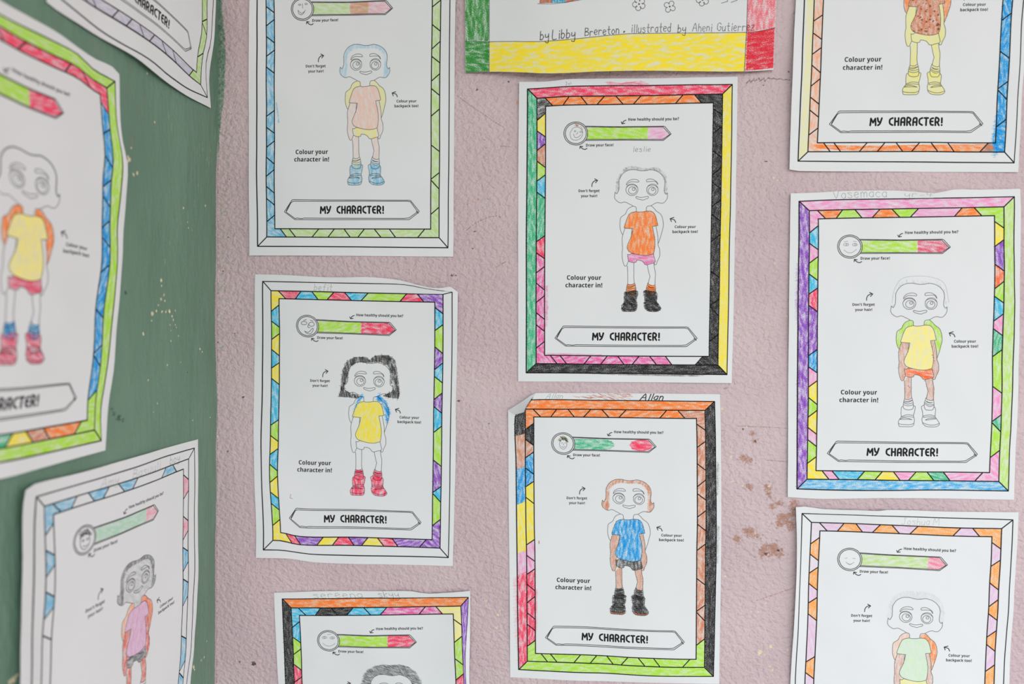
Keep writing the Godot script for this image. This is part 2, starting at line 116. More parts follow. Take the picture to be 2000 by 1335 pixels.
# flakes, stains and scratches on the walls, mm
const RUST := [190,-218.8,5.36,184,-216.6,2.98,196.1,-221.5,2.38,207,-234.8,8.93,201.2,-238.2,4.76,217.4,-237.3,5.36,213.4,-232.9,4.17,186.6,-173,3.57,204.2,-173.7,4.17,209.4,-191.8,2.68,216.6,-187.5,2.98,221.7,-203.4,7.74,227.8,-209.2,5.36,216.1,-208.2,2.98,179.5,-145,3.87,186,-146.3,2.68,187.2,-119.8,1.79,189.9,-127.3,1.49,231.6,-196.8,5.95,229.7,-187.7,4.17,206,-179.7,2.38,177,-225.6,3.57]
const CHIPS := [205.6,-170.9,1.19,181.1,-113.1,0.89,192.8,-113.3,0.89,167.7,-143.4,1.19,170.1,-167.7,1.19,208,-159.3,0.89,204.3,-340.3,2.38,215.8,-332.7,2.08,213.7,-352.2,1.79,200.9,-298.5,0.89,207.9,-288.8,0.89,168.7,-309.8,1.19,166.8,-264.8,1.19,156.9,-96.8,1.19,214.6,-3.7,0.89,221.4,-292.6,0.89,207.2,-240,1.19,180.6,-171.8,0.89,208.8,-341.6,1.49,216.9,-356.7,1.19,231.6,-335.4,0.89,-75.4,-223.1,1.19,-55.8,-220.5,1.19,-72,-302.4,1.49,-59,-317.6,1.79,-60.3,-330.5,1.49,-37.2,-81,1.19,-53.4,-109.4,0.89,-70.6,-292.7,0.89,-66.4,-335.7,1.19,-57.6,-312.7,1.19,-86.7,-76.5,0.89,-71.8,-308.8,0.89,-61.5,-343.4,0.89,177.4,150.2,0.81,196.5,128.9,0.97,200.5,126.6,0.97,188.2,124.1,0.64,198.4,88,0.81,201,47.6,0.81,197.1,63.4,0.64]
const DOTS := [-352.7,262.2,0.84,-344.5,187.3,0.63,-338.8,180.8,0.84,-346.5,121.2,0.63,-353,27.5,0.84,-339.3,299.9,0.84,-347.9,62.2,0.63,-343.5,215.2,0.42,-337.8,209.8,0.42,-336.7,219.5,0.42,-347.7,-159.6,0.92,-331.1,-102.4,1.22,-317.7,-386.2,2.44,-340.5,-36.6,0.61,-358.2,-46.2,0.61,-311,-361.9,0.92,-333.2,-385.5,1.22,-114.5,28.6,1.45,-110.3,28.2,0.97,-61.9,219.9,0.97,-60.4,221.5,0.64,-93.2,211.9,0.81,-94.2,55.9,0.64,-92.1,72.7,0.64,-67.6,87.4,0.81,-89.3,93.9,0.64,-104.9,-98.2,1.19,-73.2,-120.1,0.89,183,216.2,0.81,205.8,229.4,0.81,188.9,144.5,0.81,180.6,219.3,0.48,178.2,-115.7,1.19,190.5,-127.3,1.19,159.5,-75.6,0.89,217.3,-235.1,1.19,205.7,-239.5,1.49]
const GREENS := [-84.3,162.9,0.81,-82.5,155.7,0.81,-80.5,154.9,0.64,-83.8,142.7,0.81,-79.5,137.1,0.64,-87.6,127.3,0.97,-82.9,105.4,0.97,-79.6,105.2,0.81,-71.3,37.8,0.97,-76.1,163,0.64,-84.7,146.8,0.64,-85.5,111.9,0.48]
const ORANGES := [-100.2,99.8,0.81,-97.7,100.3,0.81,-93.6,102.4,0.64,-89.2,104.5,0.97,-53.3,200,1.29,-52.4,198.4,0.97,-108.6,180.5,0.64,-79.9,116.9,0.81,-113,230.3,0.97]
const SCRIB := [167,218.5,170,221.7,170.9,218.9,173.8,222.9,174.7,220.1,178.4,223.5,179.6,220.4,183,223.2,184.2,220.1,186.9,223.5,190,222.4,192.3,223.2,195.4,222,198.4,222.9,200.8,221.4,203.8,222,207.2,221.4]
const REDL := [198.9,-286.8,213.4,-280.7,233.6,-271.8]
const GCHIPS := [99,14.6,1.14,97.7,9.1,1,94.6,1.3,1,99.1,-2.6,1.14,92.9,-3.9,0.85,102.8,-7.8,0.85,106.1,-13,1.14,112.1,-15.5,1.71,97.4,-13.7,1.14,91.8,-13.5,1.14,86.5,-13.1,1.71,76.7,-12.7,0.71,81.9,-18.1,1,79.8,-21.2,0.85,76.7,-26,0.71,74.8,-28.7,0.71,71.5,-36.3,0.85,84.9,-25.7,0.85,83.8,-31.1,0.57,83.8,-40.5,0.71,125,-32.4,1.28,34.1,-51.2,1.28,29.5,-54.1,0.85,89.6,-62.1,0.85,104.9,-95,0.85,118,-73,0.71,113,-21.2,0.85,110.7,-102,0.57,13.8,-122.5,0.71,68.3,-61.2,0.57,46.8,-120,0.71,143.7,111.5,2.31,144.8,109.3,1.32,140.3,120.9,0.99,132.7,102.1,1.32,137.2,99.8,1.15,107.8,150.2,0.99,63.2,83,1.15,24.1,90.7,1.15,98.3,14.3,1.32,118.4,188.3,0.82,56,71,0.66,54.5,65.6,0.66,266.7,-257.6,2.22,263.6,-256.1,1.3,269.1,-257.6,1.48,45,-368.2,1.85,25.2,-368.8,0.93,30.7,-368.9,0.93,19.6,-354.6,0.74,43.2,-372.1,1.11]
const GDARK := [158.1,-99.7,3.13,163.4,-95.2,2.28,152.6,-102.4,1.99,166,-90.7,1.42,148.1,2.2,1.71,55.9,-72,0.85,42.1,-96.7,0.85,26.8,-22.6,0.71,29.6,-27.2,0.57,68.3,-90.8,0.85,53.3,-109,0.71,46.9,-61.5,0.57,56.1,183.9,0.66,109.5,37.4,0.82,60.9,77.5,0.49]
const GBROWN := [139.9,184.5,2.64,144.4,164.8,3.3,141.2,161.1,2.31,130.2,149.8,2.64,138.1,132.6,2.97,139.2,124.1,1.65,107.8,149.5,1.32,123.2,164.4,1.32,221.1,192,3.1,190.2,193.3,2.76,182.6,187.1,2.76,178.7,182,2.41]
const LINES := [[-113.3,206.2,-100.7,197.4,-88.2,189.5,-74,179.9,-66.5,175.9],[-101.2,73.3,-92.3,80.8,-85.7,84.2,-77.5,87.6,-68.5,88.6],[-69.7,37.8,-59.9,43.8],[172.2,-112.9,192.8,-112.7,220.5,-113.1],[203,-145.5,222,-146.2],[-68.5,157.4,-57.9,156.2]]
const GSCR := [[87.6,164.5,86.8,157.3],[83.7,159.6,82.6,150.9],[39.8,145.8,38.5,123.5],[35.2,151.7,34.2,137.3],[21,143.5,20,125.5],[17.2,141,17.8,127.6],[38.2,115.4,37.2,104.2],[44.2,93.4,45.1,80.4],[56,85.2,55.1,69.5],[74.4,73.3,73.3,54.9],[85.2,53.7,86,46],[67.4,77.4,66.6,58.7],[48.7,70.3,48.1,57.5],[30.6,151.2,29.3,144.9],[14.6,151.6,13.5,135.1],[93.1,34.1,92.6,28.9]]


# single-stroke letters for what was written by hand: polylines on a grid, baseline 0, small letters 6 high
const HAND := {
	"a": [[5, 5, 3, 6, 1, 4, 1, 2, 3, 0, 5, 2], [5, 6, 5, 0]], "b": [[1, 10, 1, 0], [1, 4, 3, 6, 5, 4, 5, 2, 3, 0, 1, 1]], "c": [[5, 5, 3, 6, 1, 4, 1, 2, 3, 0, 5, 1]],
	"d": [[5, 4, 3, 6, 1, 4, 1, 2, 3, 0, 5, 2], [5, 10, 5, 0]], "e": [[1, 3, 5, 4, 4, 6, 2, 6, 1, 4, 1, 2, 3, 0, 5, 1]], "f": [[5, 9, 4, 10, 3, 8, 3, 0], [1, 6, 5, 6]],
	"h": [[1, 10, 1, 0], [1, 4, 3, 6, 5, 4, 5, 0]], "i": [[2, 6, 2, 0], [2, 8, 2, 9]], "k": [[1, 10, 1, 0], [5, 6, 1, 3, 5, 0]], "l": [[2, 10, 2, 0]],
	"m": [[1, 6, 1, 0], [1, 4, 3, 6, 4, 4, 4, 0], [4, 4, 6, 6, 7, 4, 7, 0]], "n": [[1, 6, 1, 0], [1, 4, 3, 6, 5, 4, 5, 0]], "o": [[3, 6, 1, 4, 1, 2, 3, 0, 5, 2, 5, 4, 3, 6]],
	"r": [[1, 6, 1, 0], [1, 4, 3, 6, 5, 5]], "s": [[5, 5, 3, 6, 1, 5, 4, 3, 5, 1, 3, 0, 1, 1]], "t": [[3, 10, 3, 1, 5, 0], [1, 6, 5, 6]], "u": [[1, 6, 1, 1, 3, 0, 5, 2], [5, 6, 5, 0]],
	"y": [[1, 6, 1, 3, 3, 2, 5, 4], [5, 6, 5, -3, 3, -4, 1, -3]], "z": [[1, 6, 5, 6, 1, 0, 5, 0]], "L": [[1, 10, 1, 0, 6, 0]], "B": [[1, 10, 1, 0], [1, 10, 5, 9, 5, 6, 1, 5, 6, 4, 6, 1, 1, 0]],
	"A": [[0, 0, 4, 10, 7, 0], [2, 4, 6, 4]], "G": [[6, 8, 4, 10, 1, 8, 1, 2, 4, 0, 6, 2, 6, 5, 4, 5]], "V": [[0, 10, 3, 0, 6, 10]], "J": [[2, 10, 6, 10], [4, 10, 4, 2, 2, 0, 0, 2]],
	"M": [[0, 0, 1, 10, 4, 4, 7, 10, 8, 0]], "4": [[1, 10, 1, 5, 6, 5], [4, 8, 4, 0]], "-": [[1, 4, 5, 4]], ".": [[2, 0, 3, 1]],
}
# the rounded block capitals of the banner, on a grid 10 high
const BLOCK := {
	"M": [9, [0, 0, 0.8, 9, 4.5, 3.5, 8.2, 9, 9, 0]], "Y": [7, [0, 9.5, 1.5, 5, 4.5, 4.2], [7, 9.5, 4.2, 2.5, 1, 0]], "C": [6, [5.5, 9.5, 1.5, 8, 0.5, 5, 1.5, 2, 5.5, 0.2]], "H": [7, [0.5, 9.5, 0.5, 0], [6.2, 9.5, 6.2, 0], [0.5, 5, 6.2, 5]],
	"A": [7, [0.5, 0, 0.5, 6, 1.5, 9, 5, 9.5, 6.2, 8, 6.2, 0], [0.5, 4, 6.2, 4]], "R": [7, [0.5, 0, 0.5, 9.5, 4.5, 9.2, 6, 7, 4.5, 4.5, 1, 4.2], [3.2, 4.2, 6.3, 0]], "T": [6, [0, 9.5, 6, 9.5], [3, 9.5, 3, 0]],
	"E": [6, [5.5, 9.3, 2, 8.5, 0.6, 5, 2, 1, 5.5, 0.3], [0.6, 5, 4.8, 5]], "!": [2, [1, 9.5, 1, 3.6], [1, 0.5, 1, 0.2]],
}

# ------------------------------------------------------------------ crayons: pigment, how much paper it covers, how uneven it lies
var CRAYON := {
	"r": [Color8(250, 56, 90), 0.66, 0.55], "o": [Color8(255, 122, 40), 0.72, 0.5], "y": [Color8(252, 226, 44), 0.68, 0.5], "g": [Color8(168, 226, 48), 0.66, 0.5], "G": [Color8(44, 178, 116), 0.62, 0.55],
	"b": [Color8(40, 182, 228), 0.6, 0.55], "B": [Color8(10, 142, 222), 0.64, 0.6], "p": [Color8(250, 126, 190), 0.44, 0.5], "m": [Color8(242, 56, 148), 0.48, 0.75], "u": [Color8(134, 66, 186), 0.6, 0.6],
	"n": [Color8(212, 122, 82), 0.56, 0.45], "k": [Color8(34, 32, 32), 0.86, 0.3], "K": [Color8(56, 54, 52), 0.6, 0.5], "c": [Color8(70, 168, 216), 0.42, 0.4], "h": [Color8(160, 214, 70), 0.42, 0.35],
	"Y": [Color8(240, 230, 104), 0.44, 0.2], "O": [Color8(255, 150, 96), 0.38, 0.4], "l": [Color8(230, 164, 212), 0.4, 0.25], "L": [Color8(228, 190, 218), 0.28, 0.15], "t": [Color8(255, 154, 60), 0.64, 0.35],
	"q": [Color8(170, 160, 194), 0.36, 0.25], "s": [Color8(214, 146, 118), 0.48, 0.35], "S": [Color8(244, 188, 164), 0.48, 0.35], "e": [Color8(140, 206, 160), 0.38, 0.25], "P": [Color8(246, 116, 142), 0.42, 0.4],
	"w": [Color8(90, 90, 92), 0.4, 0.5], "x": [Color8(110, 110, 112), 0.22, 0.3], "d": [Color8(230, 62, 92), 0.62, 0.5], "a": [Color8(224, 76, 58), 0.52, 0.4], "i": [Color8(255, 96, 38), 0.62, 0.55], "f": [Color8(254, 236, 118), 0.58, 0.35],
	"H": [Color8(160, 214, 70), 0.33, 0.35], "v": [Color8(168, 226, 48), 0.4, 0.5], "V": [Color8(10, 150, 228), 0.4, 0.65],
}

# ------------------------------------------------------------------ the canvas that every print is drawn on
var cw := 0
var ch := 0
var buf := PackedByteArray()
var scratch := PackedByteArray()
var touched := PackedInt32Array()
var cscale := Vector2.ONE
var coff := Vector2.ZERO
var grain := PackedByteArray()
var streak := PackedByteArray()
var ink_at := PackedInt32Array()
var ink_dark := PackedByteArray()
var rng := RandomNumberGenerator.new()
var mats := {}


func noise_bytes(seed_: int, freq: float, octaves: int) -> PackedByteArray:
	var n := FastNoiseLite.new()
	n.seed = seed_
	n.noise_type = FastNoiseLite.TYPE_SIMPLEX_SMOOTH
	n.frequency = freq
	n.fractal_type = FastNoiseLite.FRACTAL_FBM
	n.fractal_octaves = octaves
	var im := n.get_seamless_image(512, 512)
	im.convert(Image.FORMAT_L8)
	return im.get_data()


func new_canvas(w: int, h: int, off: Vector2, sc: Vector2, tone := 226) -> void:
	cw = w
	ch = h
	coff = off
	cscale = sc
	buf = PackedByteArray()
	buf.resize(w * h * 3)
	buf.fill(tone)
	clear_scratch()


func clear_scratch() -> void:
	if scratch.size() != cw * ch:
		scratch = PackedByteArray()
		scratch.resize(cw * ch)
		scratch.fill(0)
		touched = PackedInt32Array()
		return
	for i in touched:
		scratch[i] = 0
	touched = PackedInt32Array()


func pts(flat: Array, step := 2) -> PackedVector2Array:
	var o := PackedVector2Array()
	for i in range(0, flat.size(), step):
		o.append(Vector2(flat[i], flat[i + 1]))
	return o


func smooth_line(p: PackedVector2Array, n := 4) -> PackedVector2Array:
	if p.size() < 3:
		return p
	var o := PackedVector2Array()
	for i in p.size() - 1:
		var a := p[maxi(i - 1, 0)]
		var d := p[mini(i + 2, p.size() - 1)]
		for k in n:
			o.append(p[i].cubic_interpolate(p[i + 1], a, d, float(k) / n))
	o.append(p[p.size() - 1])
	return o


func fill_poly(poly: PackedVector2Array, col: Color, cov: float, con := 0.5, ang := 0.0, jit := 2.0, fine := 0.85) -> void:
	var q := PackedVector2Array()
	var lo := 1e9
	var hi := -1e9
	for v in poly:
		var c := v * cscale + coff
		q.append(c)
		lo = minf(lo, c.y)
		hi = maxf(hi, c.y)
	var dr: int = int(col.r * 255.0)
	var dg: int = int(col.g * 255.0)
	var db: int = int(col.b * 255.0)
	var ca := cos(ang)
	var sa := sin(ang)
	var base: int = int(cov * 256.0)
	var k1: int = int(con * 512.0)
	var k2: int = int(fine * 512.0)
	var shift: int = rng.randi() % 512
	var n := q.size()
	for y in range(maxi(0, int(lo)), mini(ch - 1, int(hi)) + 1):
		var xs := PackedFloat32Array()
		var yc := y + 0.5
		for i in n:
			var a := q[i]
			var b := q[(i + 1) % n]
			if (a.y <= yc) != (b.y <= yc):
				xs.append(a.x + (yc - a.y) / (b.y - a.y) * (b.x - a.x))
		xs.sort()
		for k in range(0, xs.size() - 1, 2):
			var w1: float = (streak[((y * 9 + shift) & 511) * 512 + 37] - 128) * jit / 48.0
			var w2: float = (streak[((y * 9 + shift) & 511) * 512 + 301] - 128) * jit / 48.0
			var x0: int = maxi(0, int(xs[k] + w1 + 0.5))
			var x1: int = mini(cw - 1, int(xs[k + 1] + w2 + 0.5))
			var u: float = (x0 * ca + y * sa) * 0.15 + shift
			var v: float = (-x0 * sa + y * ca) * 0.5 + shift * 3
			var du: float = ca * 0.15
			var dv: float = -sa * 0.5
			var row: int = (y & 511) * 512
			var at: int = (y * cw + x0) * 3
			for x in range(x0, x1):
				var n1: int = streak[((int(v) & 511) << 9) + (int(u) & 511)] - 128
				var n2: int = grain[row + ((x + shift) & 511)] - 128
				var c: int = clampi(base + (k1 * n1 + k2 * n2) / 256, 0, 250)
				buf[at] = (buf[at] * (256 - c) + dr * c) >> 8
				buf[at + 1] = (buf[at + 1] * (256 - c) + dg * c) >> 8
				buf[at + 2] = (buf[at + 2] * (256 - c) + db * c) >> 8
				at += 3
				u += du
				v += dv


func colour_in(poly: PackedVector2Array, key: String, ang := 0.0, cov_by := 1.0, jit := 3.2) -> void:
	if key == "." or key == " " or key == "":
		return
	var c: Array = CRAYON[key]
	fill_poly(poly, c[0], c[1] * cov_by, minf(c[2] * 1.25, c[1] * cov_by * 1.2), ang, jit, clampf(c[1] * cov_by * 1.3, 0.1, 0.85))


# lays a polyline into the scratch mask
func mask_line(p: PackedVector2Array, width: float, level := 255) -> void:
	for i in p.size() - 1:
		var a := p[i] * cscale + coff
		var b := p[i + 1] * cscale + coff
		var parts: int = maxi(1, int(a.distance_to(b) / 14.0))
		for k in parts:
			mask_seg(a.lerp(b, float(k) / parts), a.lerp(b, float(k + 1) / parts), width, level)


func mask_seg(a: Vector2, b: Vector2, width: float, level: int) -> void:
	var r := width * 0.5
	var x0: int = maxi(0, int(minf(a.x, b.x) - r - 1.0))
	var x1: int = mini(cw - 1, int(maxf(a.x, b.x) + r + 1.0))
	var y0: int = maxi(0, int(minf(a.y, b.y) - r - 1.0))
	var y1: int = mini(ch - 1, int(maxf(a.y, b.y) + r + 1.0))
	var d := b - a
	var l2: float = maxf(d.length_squared(), 0.0001)
	for y in range(y0, y1 + 1):
		for x in range(x0, x1 + 1):
			var p := Vector2(x + 0.5, y + 0.5)
			var t: float = clampf((p - a).dot(d) / l2, 0.0, 1.0)
			var c: float = r + 0.5 - p.distance_to(a + d * t)
			if c > 0.0:
				var v: int = int(minf(c, 1.0) * level)
				var at: int = y * cw + x
				if v > scratch[at]:
					if scratch[at] == 0:
						touched.append(at)
					scratch[at] = v


func apply_mask(col: Color, alpha: float, rough := 0.0) -> void:
	var dr: int = 255 - int(col.r * 255.0)
	var dg: int = 255 - int(col.g * 255.0)
	var db: int = 255 - int(col.b * 255.0)
	var k: int = int(rough * 512.0)
	for i in touched:
		var c: int = int(scratch[i] * alpha)
		if k:
			c = clampi(c + k * (grain[((i / cw) & 511) * 512 + ((i % cw) & 511)] - 128) * c / 65536, 0, 255)
		var at: int = i * 3
		buf[at] = buf[at] * (65280 - c * dr) / 65280
		buf[at + 1] = buf[at + 1] * (65280 - c * dg) / 65280
		buf[at + 2] = buf[at + 2] * (65280 - c * db) / 65280
	clear_scratch()


func pen(p: PackedVector2Array, width: float, col: Color, alpha := 1.0, rough := 0.0) -> void:
	mask_line(p, width)
	apply_mask(col, alpha, rough)


func write_hand(text: String, at: Vector2, to: Vector2, high: float, width: float, col: Color, alpha: float, slant := 0.1) -> void:
	var total := 0.0
	for c in text:
		total += 4.0 if c == " " else hand_width(c) + 1.6
	var along := (to - at) / total
	var up := Vector2(along.y, -along.x).normalized() * high / 10.0
	if cscale.y < 0:
		up = -up
	var x := 0.0
	for c in text:
		if c == " ":
			x += 4.0
			continue
		var lift := rng.randf_range(-0.5, 0.5)
		for s in HAND[c]:
			var line := PackedVector2Array()
			for i in range(0, s.size(), 2):
				line.append(at + along * (x + s[i] + s[i + 1] * slant) + up * (s[i + 1] + lift + rng.randf_range(-0.25, 0.25)))
			mask_line(smooth_line(line, 3), width)
		x += hand_width(c) + 1.6
	apply_mask(col, alpha, 0.7)


func hand_width(c: String) -> float:
	var w := 0.0
	for s in HAND[c]:
		for i in range(0, s.size(), 2):
			w = maxf(w, s[i])
	return w


# printed words from the letter outlines of a font, fitted between two x on a baseline
func print_text(text: String, x0: float, x1: float, base: float) -> void:
	var f := SystemFont.new()
	f.font_names = PackedStringArray(["Droid Sans"])
	f.font_weight = 700
	var t := TextMesh.new()
	t.font = f
	t.font_size = 64
	t.pixel_size = 1.0
	t.depth = 0.0
	t.text = "H"
	var low: float = t.get_aabb().position.y
	t.text = text
	var box := t.get_aabb()
	var k: float = (x1 - x0) / box.size.x
	var arr := t.get_mesh_arrays()
	var v: PackedVector3Array = arr[Mesh.ARRAY_VERTEX]
	var idx: PackedInt32Array = arr[Mesh.ARRAY_INDEX]
	if idx.is_empty():
		for i in v.size():
			idx.append(i)
	var hits := {}
	for i in range(0, idx.size(), 3):
		var tri: Array[Vector2] = []
		for j in 3:
			var q := v[idx[i + j]]
			tri.append((Vector2(x0 + (q.x - box.position.x) * k, base - (q.y - low) * k) * cscale + coff) * 3.0)
		var ar: float = (tri[1] - tri[0]).cross(tri[2] - tri[0])
		if absf(ar) < 0.01:
			continue
		for y in range(int(minf(tri[0].y, minf(tri[1].y, tri[2].y))), int(maxf(tri[0].y, maxf(tri[1].y, tri[2].y))) + 1):
			for x in range(int(minf(tri[0].x, minf(tri[1].x, tri[2].x))), int(maxf(tri[0].x, maxf(tri[1].x, tri[2].x))) + 1):
				var p := Vector2(x + 0.5, y + 0.5)
				var e0: float = (tri[1] - tri[0]).cross(p - tri[0]) / ar
				var e1: float = (tri[2] - tri[1]).cross(p - tri[1]) / ar
				var e2: float = (tri[0] - tri[2]).cross(p - tri[2]) / ar
				if e0 >= 0.0 and e1 >= 0.0 and e2 >= 0.0:
					hits[Vector2i(x, y)] = true
	var sums := {}
	for h in hits:
		var at: int = (h.y / 3) * cw + h.x / 3
		sums[at] = sums.get(at, 0) + 28
	for at in sums:
		if scratch[at] == 0:
			touched.append(at)
		scratch[at] = maxi(scratch[at], mini(sums[at], 255))


func draw_worksheet_print() -> void:
	new_canvas(1066, 1506, Vector2(33, 43), Vector2.ONE)
	var f := 5.0
	for r in [Rect2(0, 0, 1000, 1420), Rect2(47, 47, 906, 1326), Rect2(90, 88, 820, 1242)]:
		mask_line(PackedVector2Array([r.position, Vector2(r.end.x, r.position.y), r.end, Vector2(r.position.x, r.end.y), r.position]), f)
	for c in [[0, 0, 47, 47], [1000, 0, 953, 47], [1000, 1420, 953, 1373], [0, 1420, 47, 1373]]:
		mask_line(pts(c), f)
	for i in TOP_OUT.size():
		mask_line(pts([TOP_OUT[i], 47, TOP_IN[i], 88]), f)
	for i in BOTTOM_OUT.size():
		mask_line(pts([BOTTOM_OUT[i], 1373, BOTTOM_IN[i], 1330]), f)
	for i in LEFT_OUT.size():
		mask_line(pts([47, LEFT_OUT[i], 90, LEFT_IN[i]]), f)
	for i in RIGHT_OUT.size():
		mask_line(pts([953, RIGHT_OUT[i], 910, RIGHT_IN[i]]), f)
	for k in ART:
		if k.ends_with("_area") or k.begins_with("hair_") or k.begins_with("pack_blue"):
			continue
		var line := pts(ART[k])
		if k.begins_with("banner") or k.begins_with("bar_"):
			mask_line(line, 3.0, 225)
		elif k.begins_with("circle"):
			mask_line(smooth_line(line), 3.2, 225)
		elif k.begins_with("arrow"):
			mask_line(smooth_line(line) if not k.ends_with("head") else line, 4.0, 225)
		else:
			mask_line(smooth_line(line) if k != "shirt" and k != "shorts" else line, 2.5, 165)
	print_text("How healthy should you be?", 498, 745, 168)
	print_text("Draw your face!", 291, 426, 290)
	print_text("Don't forget", 256, 360, 514)
	print_text("your hair!", 268, 349, 539)
	print_text("Colour your", 732, 834, 695)
	print_text("backpack too!", 721, 844, 719)
	print_text("Colour your", 202, 373, 949)
	print_text("character in!", 195, 379, 987)
	var total := 0.0
	var words := "MY CHARACTER!"
	for c in words:
		total += 9.5 if c == " " else BLOCK[c][0] + 2.9
	var k: float = (664.0 - 331.0) / (total - 2.6)
	var x := 333.0
	for c in words:
		if c == " ":
			x += 9.5 * k
			continue
		for j in range(1, BLOCK[c].size()):
			var line := PackedVector2Array()
			var s: Array = BLOCK[c][j]
			for i in range(0, s.size(), 2):
				line.append(Vector2(x + s[i] * k, 1249.5 - s[i + 1] * 3.55))
			mask_line(smooth_line(line, 4) if c != "M" and c != "H" and c != "T" else line, 8.0)
		x += (BLOCK[c][0] + 2.9) * k
	ink_at = touched.duplicate()
	ink_dark = PackedByteArray()
	for i in touched:
		ink_dark.append(scratch[i])
	clear_scratch()


func print_ink() -> void:
	for j in ink_at.size():
		var at: int = ink_at[j] * 3
		var c: int = ink_dark[j] * 222
		buf[at] = buf[at] * (65280 - c) / 65280
		buf[at + 1] = buf[at + 1] * (65280 - c) / 65280
		buf[at + 2] = buf[at + 2] * (65280 - c) / 65280


func quad(a: Array) -> PackedVector2Array:
	return pts(a)


# the band of cells: one letter a cell, clockwise sides top, right, bottom, left, then the corners top-left, top-right, bottom-right, bottom-left
func colour_band(top: String, right: String, bottom: String, left: String, corners: String) -> void:
	for i in mini(top.length(), 7):
		colour_in(quad([TOP_OUT[i], 47, TOP_OUT[i + 1], 47, TOP_IN[i + 1], 88, TOP_IN[i], 88]), top[i], rng.randf_range(-0.4, 0.4))
	for i in mini(right.length(), 11):
		colour_in(quad([953, RIGHT_OUT[i], 953, RIGHT_OUT[i + 1], 910, RIGHT_IN[i + 1], 910, RIGHT_IN[i]]), right[i], PI / 2 + rng.randf_range(-0.4, 0.4))
	for i in mini(bottom.length(), 8):
		colour_in(quad([BOTTOM_OUT[i], 1373, BOTTOM_OUT[i + 1], 1373, BOTTOM_IN[i + 1], 1330, BOTTOM_IN[i], 1330]), bottom[i], rng.randf_range(-0.4, 0.4))
	for i in mini(left.length(), 13):
		colour_in(quad([47, LEFT_OUT[i], 47, LEFT_OUT[i + 1], 90, LEFT_IN[i + 1], 90, LEFT_IN[i]]), left[i], PI / 2 + rng.randf_range(-0.4, 0.4))
	var c := [[47, 47, 86, 47, 126, 88, 90, 88, 90, 121, 47, 155], [818, 47, 953, 47, 953, 148, 910, 116, 910, 88, 853, 88], [842, 1373, 953, 1373, 953, 1220, 910, 1256, 910, 1330, 879, 1330], [47, 1373, 153, 1373, 119, 1330, 90, 1330, 90, 1260, 47, 1294]]
	for i in mini(corners.length(), 4):
		colour_in(quad(c[i]), corners[i], rng.randf_range(-0.5, 0.9))


func colour_frame(top: String, right: String, bottom: String, left: String) -> void:
	colour_in(quad([0, 0, 1000, 0, 953, 47, 47, 47]), top, 0.05)
	colour_in(quad([1000, 0, 1000, 1420, 953, 1373, 953, 47]), right, PI / 2 + 0.05)
	colour_in(quad([0, 1420, 1000, 1420, 953, 1373, 47, 1373]), bottom, -0.04)
	colour_in(quad([0, 0, 47, 47, 47, 1373, 0, 1420]), left, PI / 2 - 0.05)


func colour_bar(from: float, to: float, key: String, cov_by := 1.0) -> void:
	var x0: float = 296.0 + from * 404.0
	var x1: float = 296.0 + to * 404.0
	if to > 0.93:
		colour_in(PackedVector2Array([Vector2(x0, 200), Vector2(666, 200), Vector2(700, 236), Vector2(668, 259), Vector2(x0, 257)]), key, rng.randf_range(-0.3, 0.3), cov_by)
	else:
		colour_in(PackedVector2Array([Vector2(x0, 199), Vector2(x1, 200), Vector2(x1, 257), Vector2(x0, 256)]), key, rng.randf_range(-0.3, 0.3), cov_by)


func part(names: Array, key: String, ang := PI / 2, cov_by := 1.0, jit := 3.2) -> void:
	for n in names:
		colour_in(pts(ART[n]), key, ang + rng.randf_range(-0.25, 0.25), cov_by, jit)


# a pencilled face in the ring: smile, eyes, and what else this child drew, in ring radii
func doodle(strokes: Array, width := 2.4, dark := 0.6) -> void:
	for s in strokes:
		var line := PackedVector2Array()
		for i in range(0, s.size(), 2):
			line.append(Vector2(240.5, 226) + Vector2(s[i], s[i + 1]) * 52.0)
		mask_line(smooth_line(line), width)
	apply_mask(Color8(70, 70, 74), dark, 0.5)


func ring(x: float, y: float, rx: float, ry: float) -> Array:
	var o := []
	for i in 11:
		o += [x + cos(i * TAU / 10.0) * rx, y + sin(i * TAU / 10.0) * ry]
	return o


func scribble(poly: PackedVector2Array, count: int, length: float, width: float, col: Color, alpha: float, ang: float) -> void:
	var box := Rect2(poly[0], Vector2.ZERO)
	for p in poly:
		box = box.expand(p)
	for i in count:
		var c := Vector2(rng.randf_range(box.position.x, box.end.x), rng.randf_range(box.position.y, box.end.y))
		if not Geometry2D.is_point_in_polygon(c, poly):
			continue
		var d := Vector2.from_angle(ang + rng.randf_range(-0.35, 0.35)) * length * rng.randf_range(0.5, 1.0)
		pen(PackedVector2Array([c - d, c + Vector2(d.y, -d.x) * 0.06, c + d]), width, col, alpha, 0.9)


func blots(flat: Array, col: Color, alpha: float, ragged := true) -> void:
	for i in range(0, flat.size(), 3):
		var c := Vector2(flat[i], flat[i + 1])
		var r: float = flat[i + 2]
		var poly := PackedVector2Array()
		for k in 14:
			poly.append(c + Vector2.from_angle(k * TAU / 14.0) * r * (rng.randf_range(0.55, 1.3) if ragged else 1.0))
		fill_poly(poly, col, alpha, 0.5 if ragged else 0.1, rng.randf_range(0, 3), 1.0, 0.9 if ragged else 0.2)


# opaque flakes: old paint showing through
func flakes(flat: Array, col: Color) -> void:
	for i in range(0, flat.size(), 3):
		var c := Vector2(flat[i], flat[i + 1])
		var r: float = maxf(flat[i + 2], 0.45)
		for j in 3:
			var o := c + Vector2(rng.randf_range(-1, 1), rng.randf_range(-1, 1)) * r * 0.7
			dab(o, r * rng.randf_range(0.35, 0.75), col)


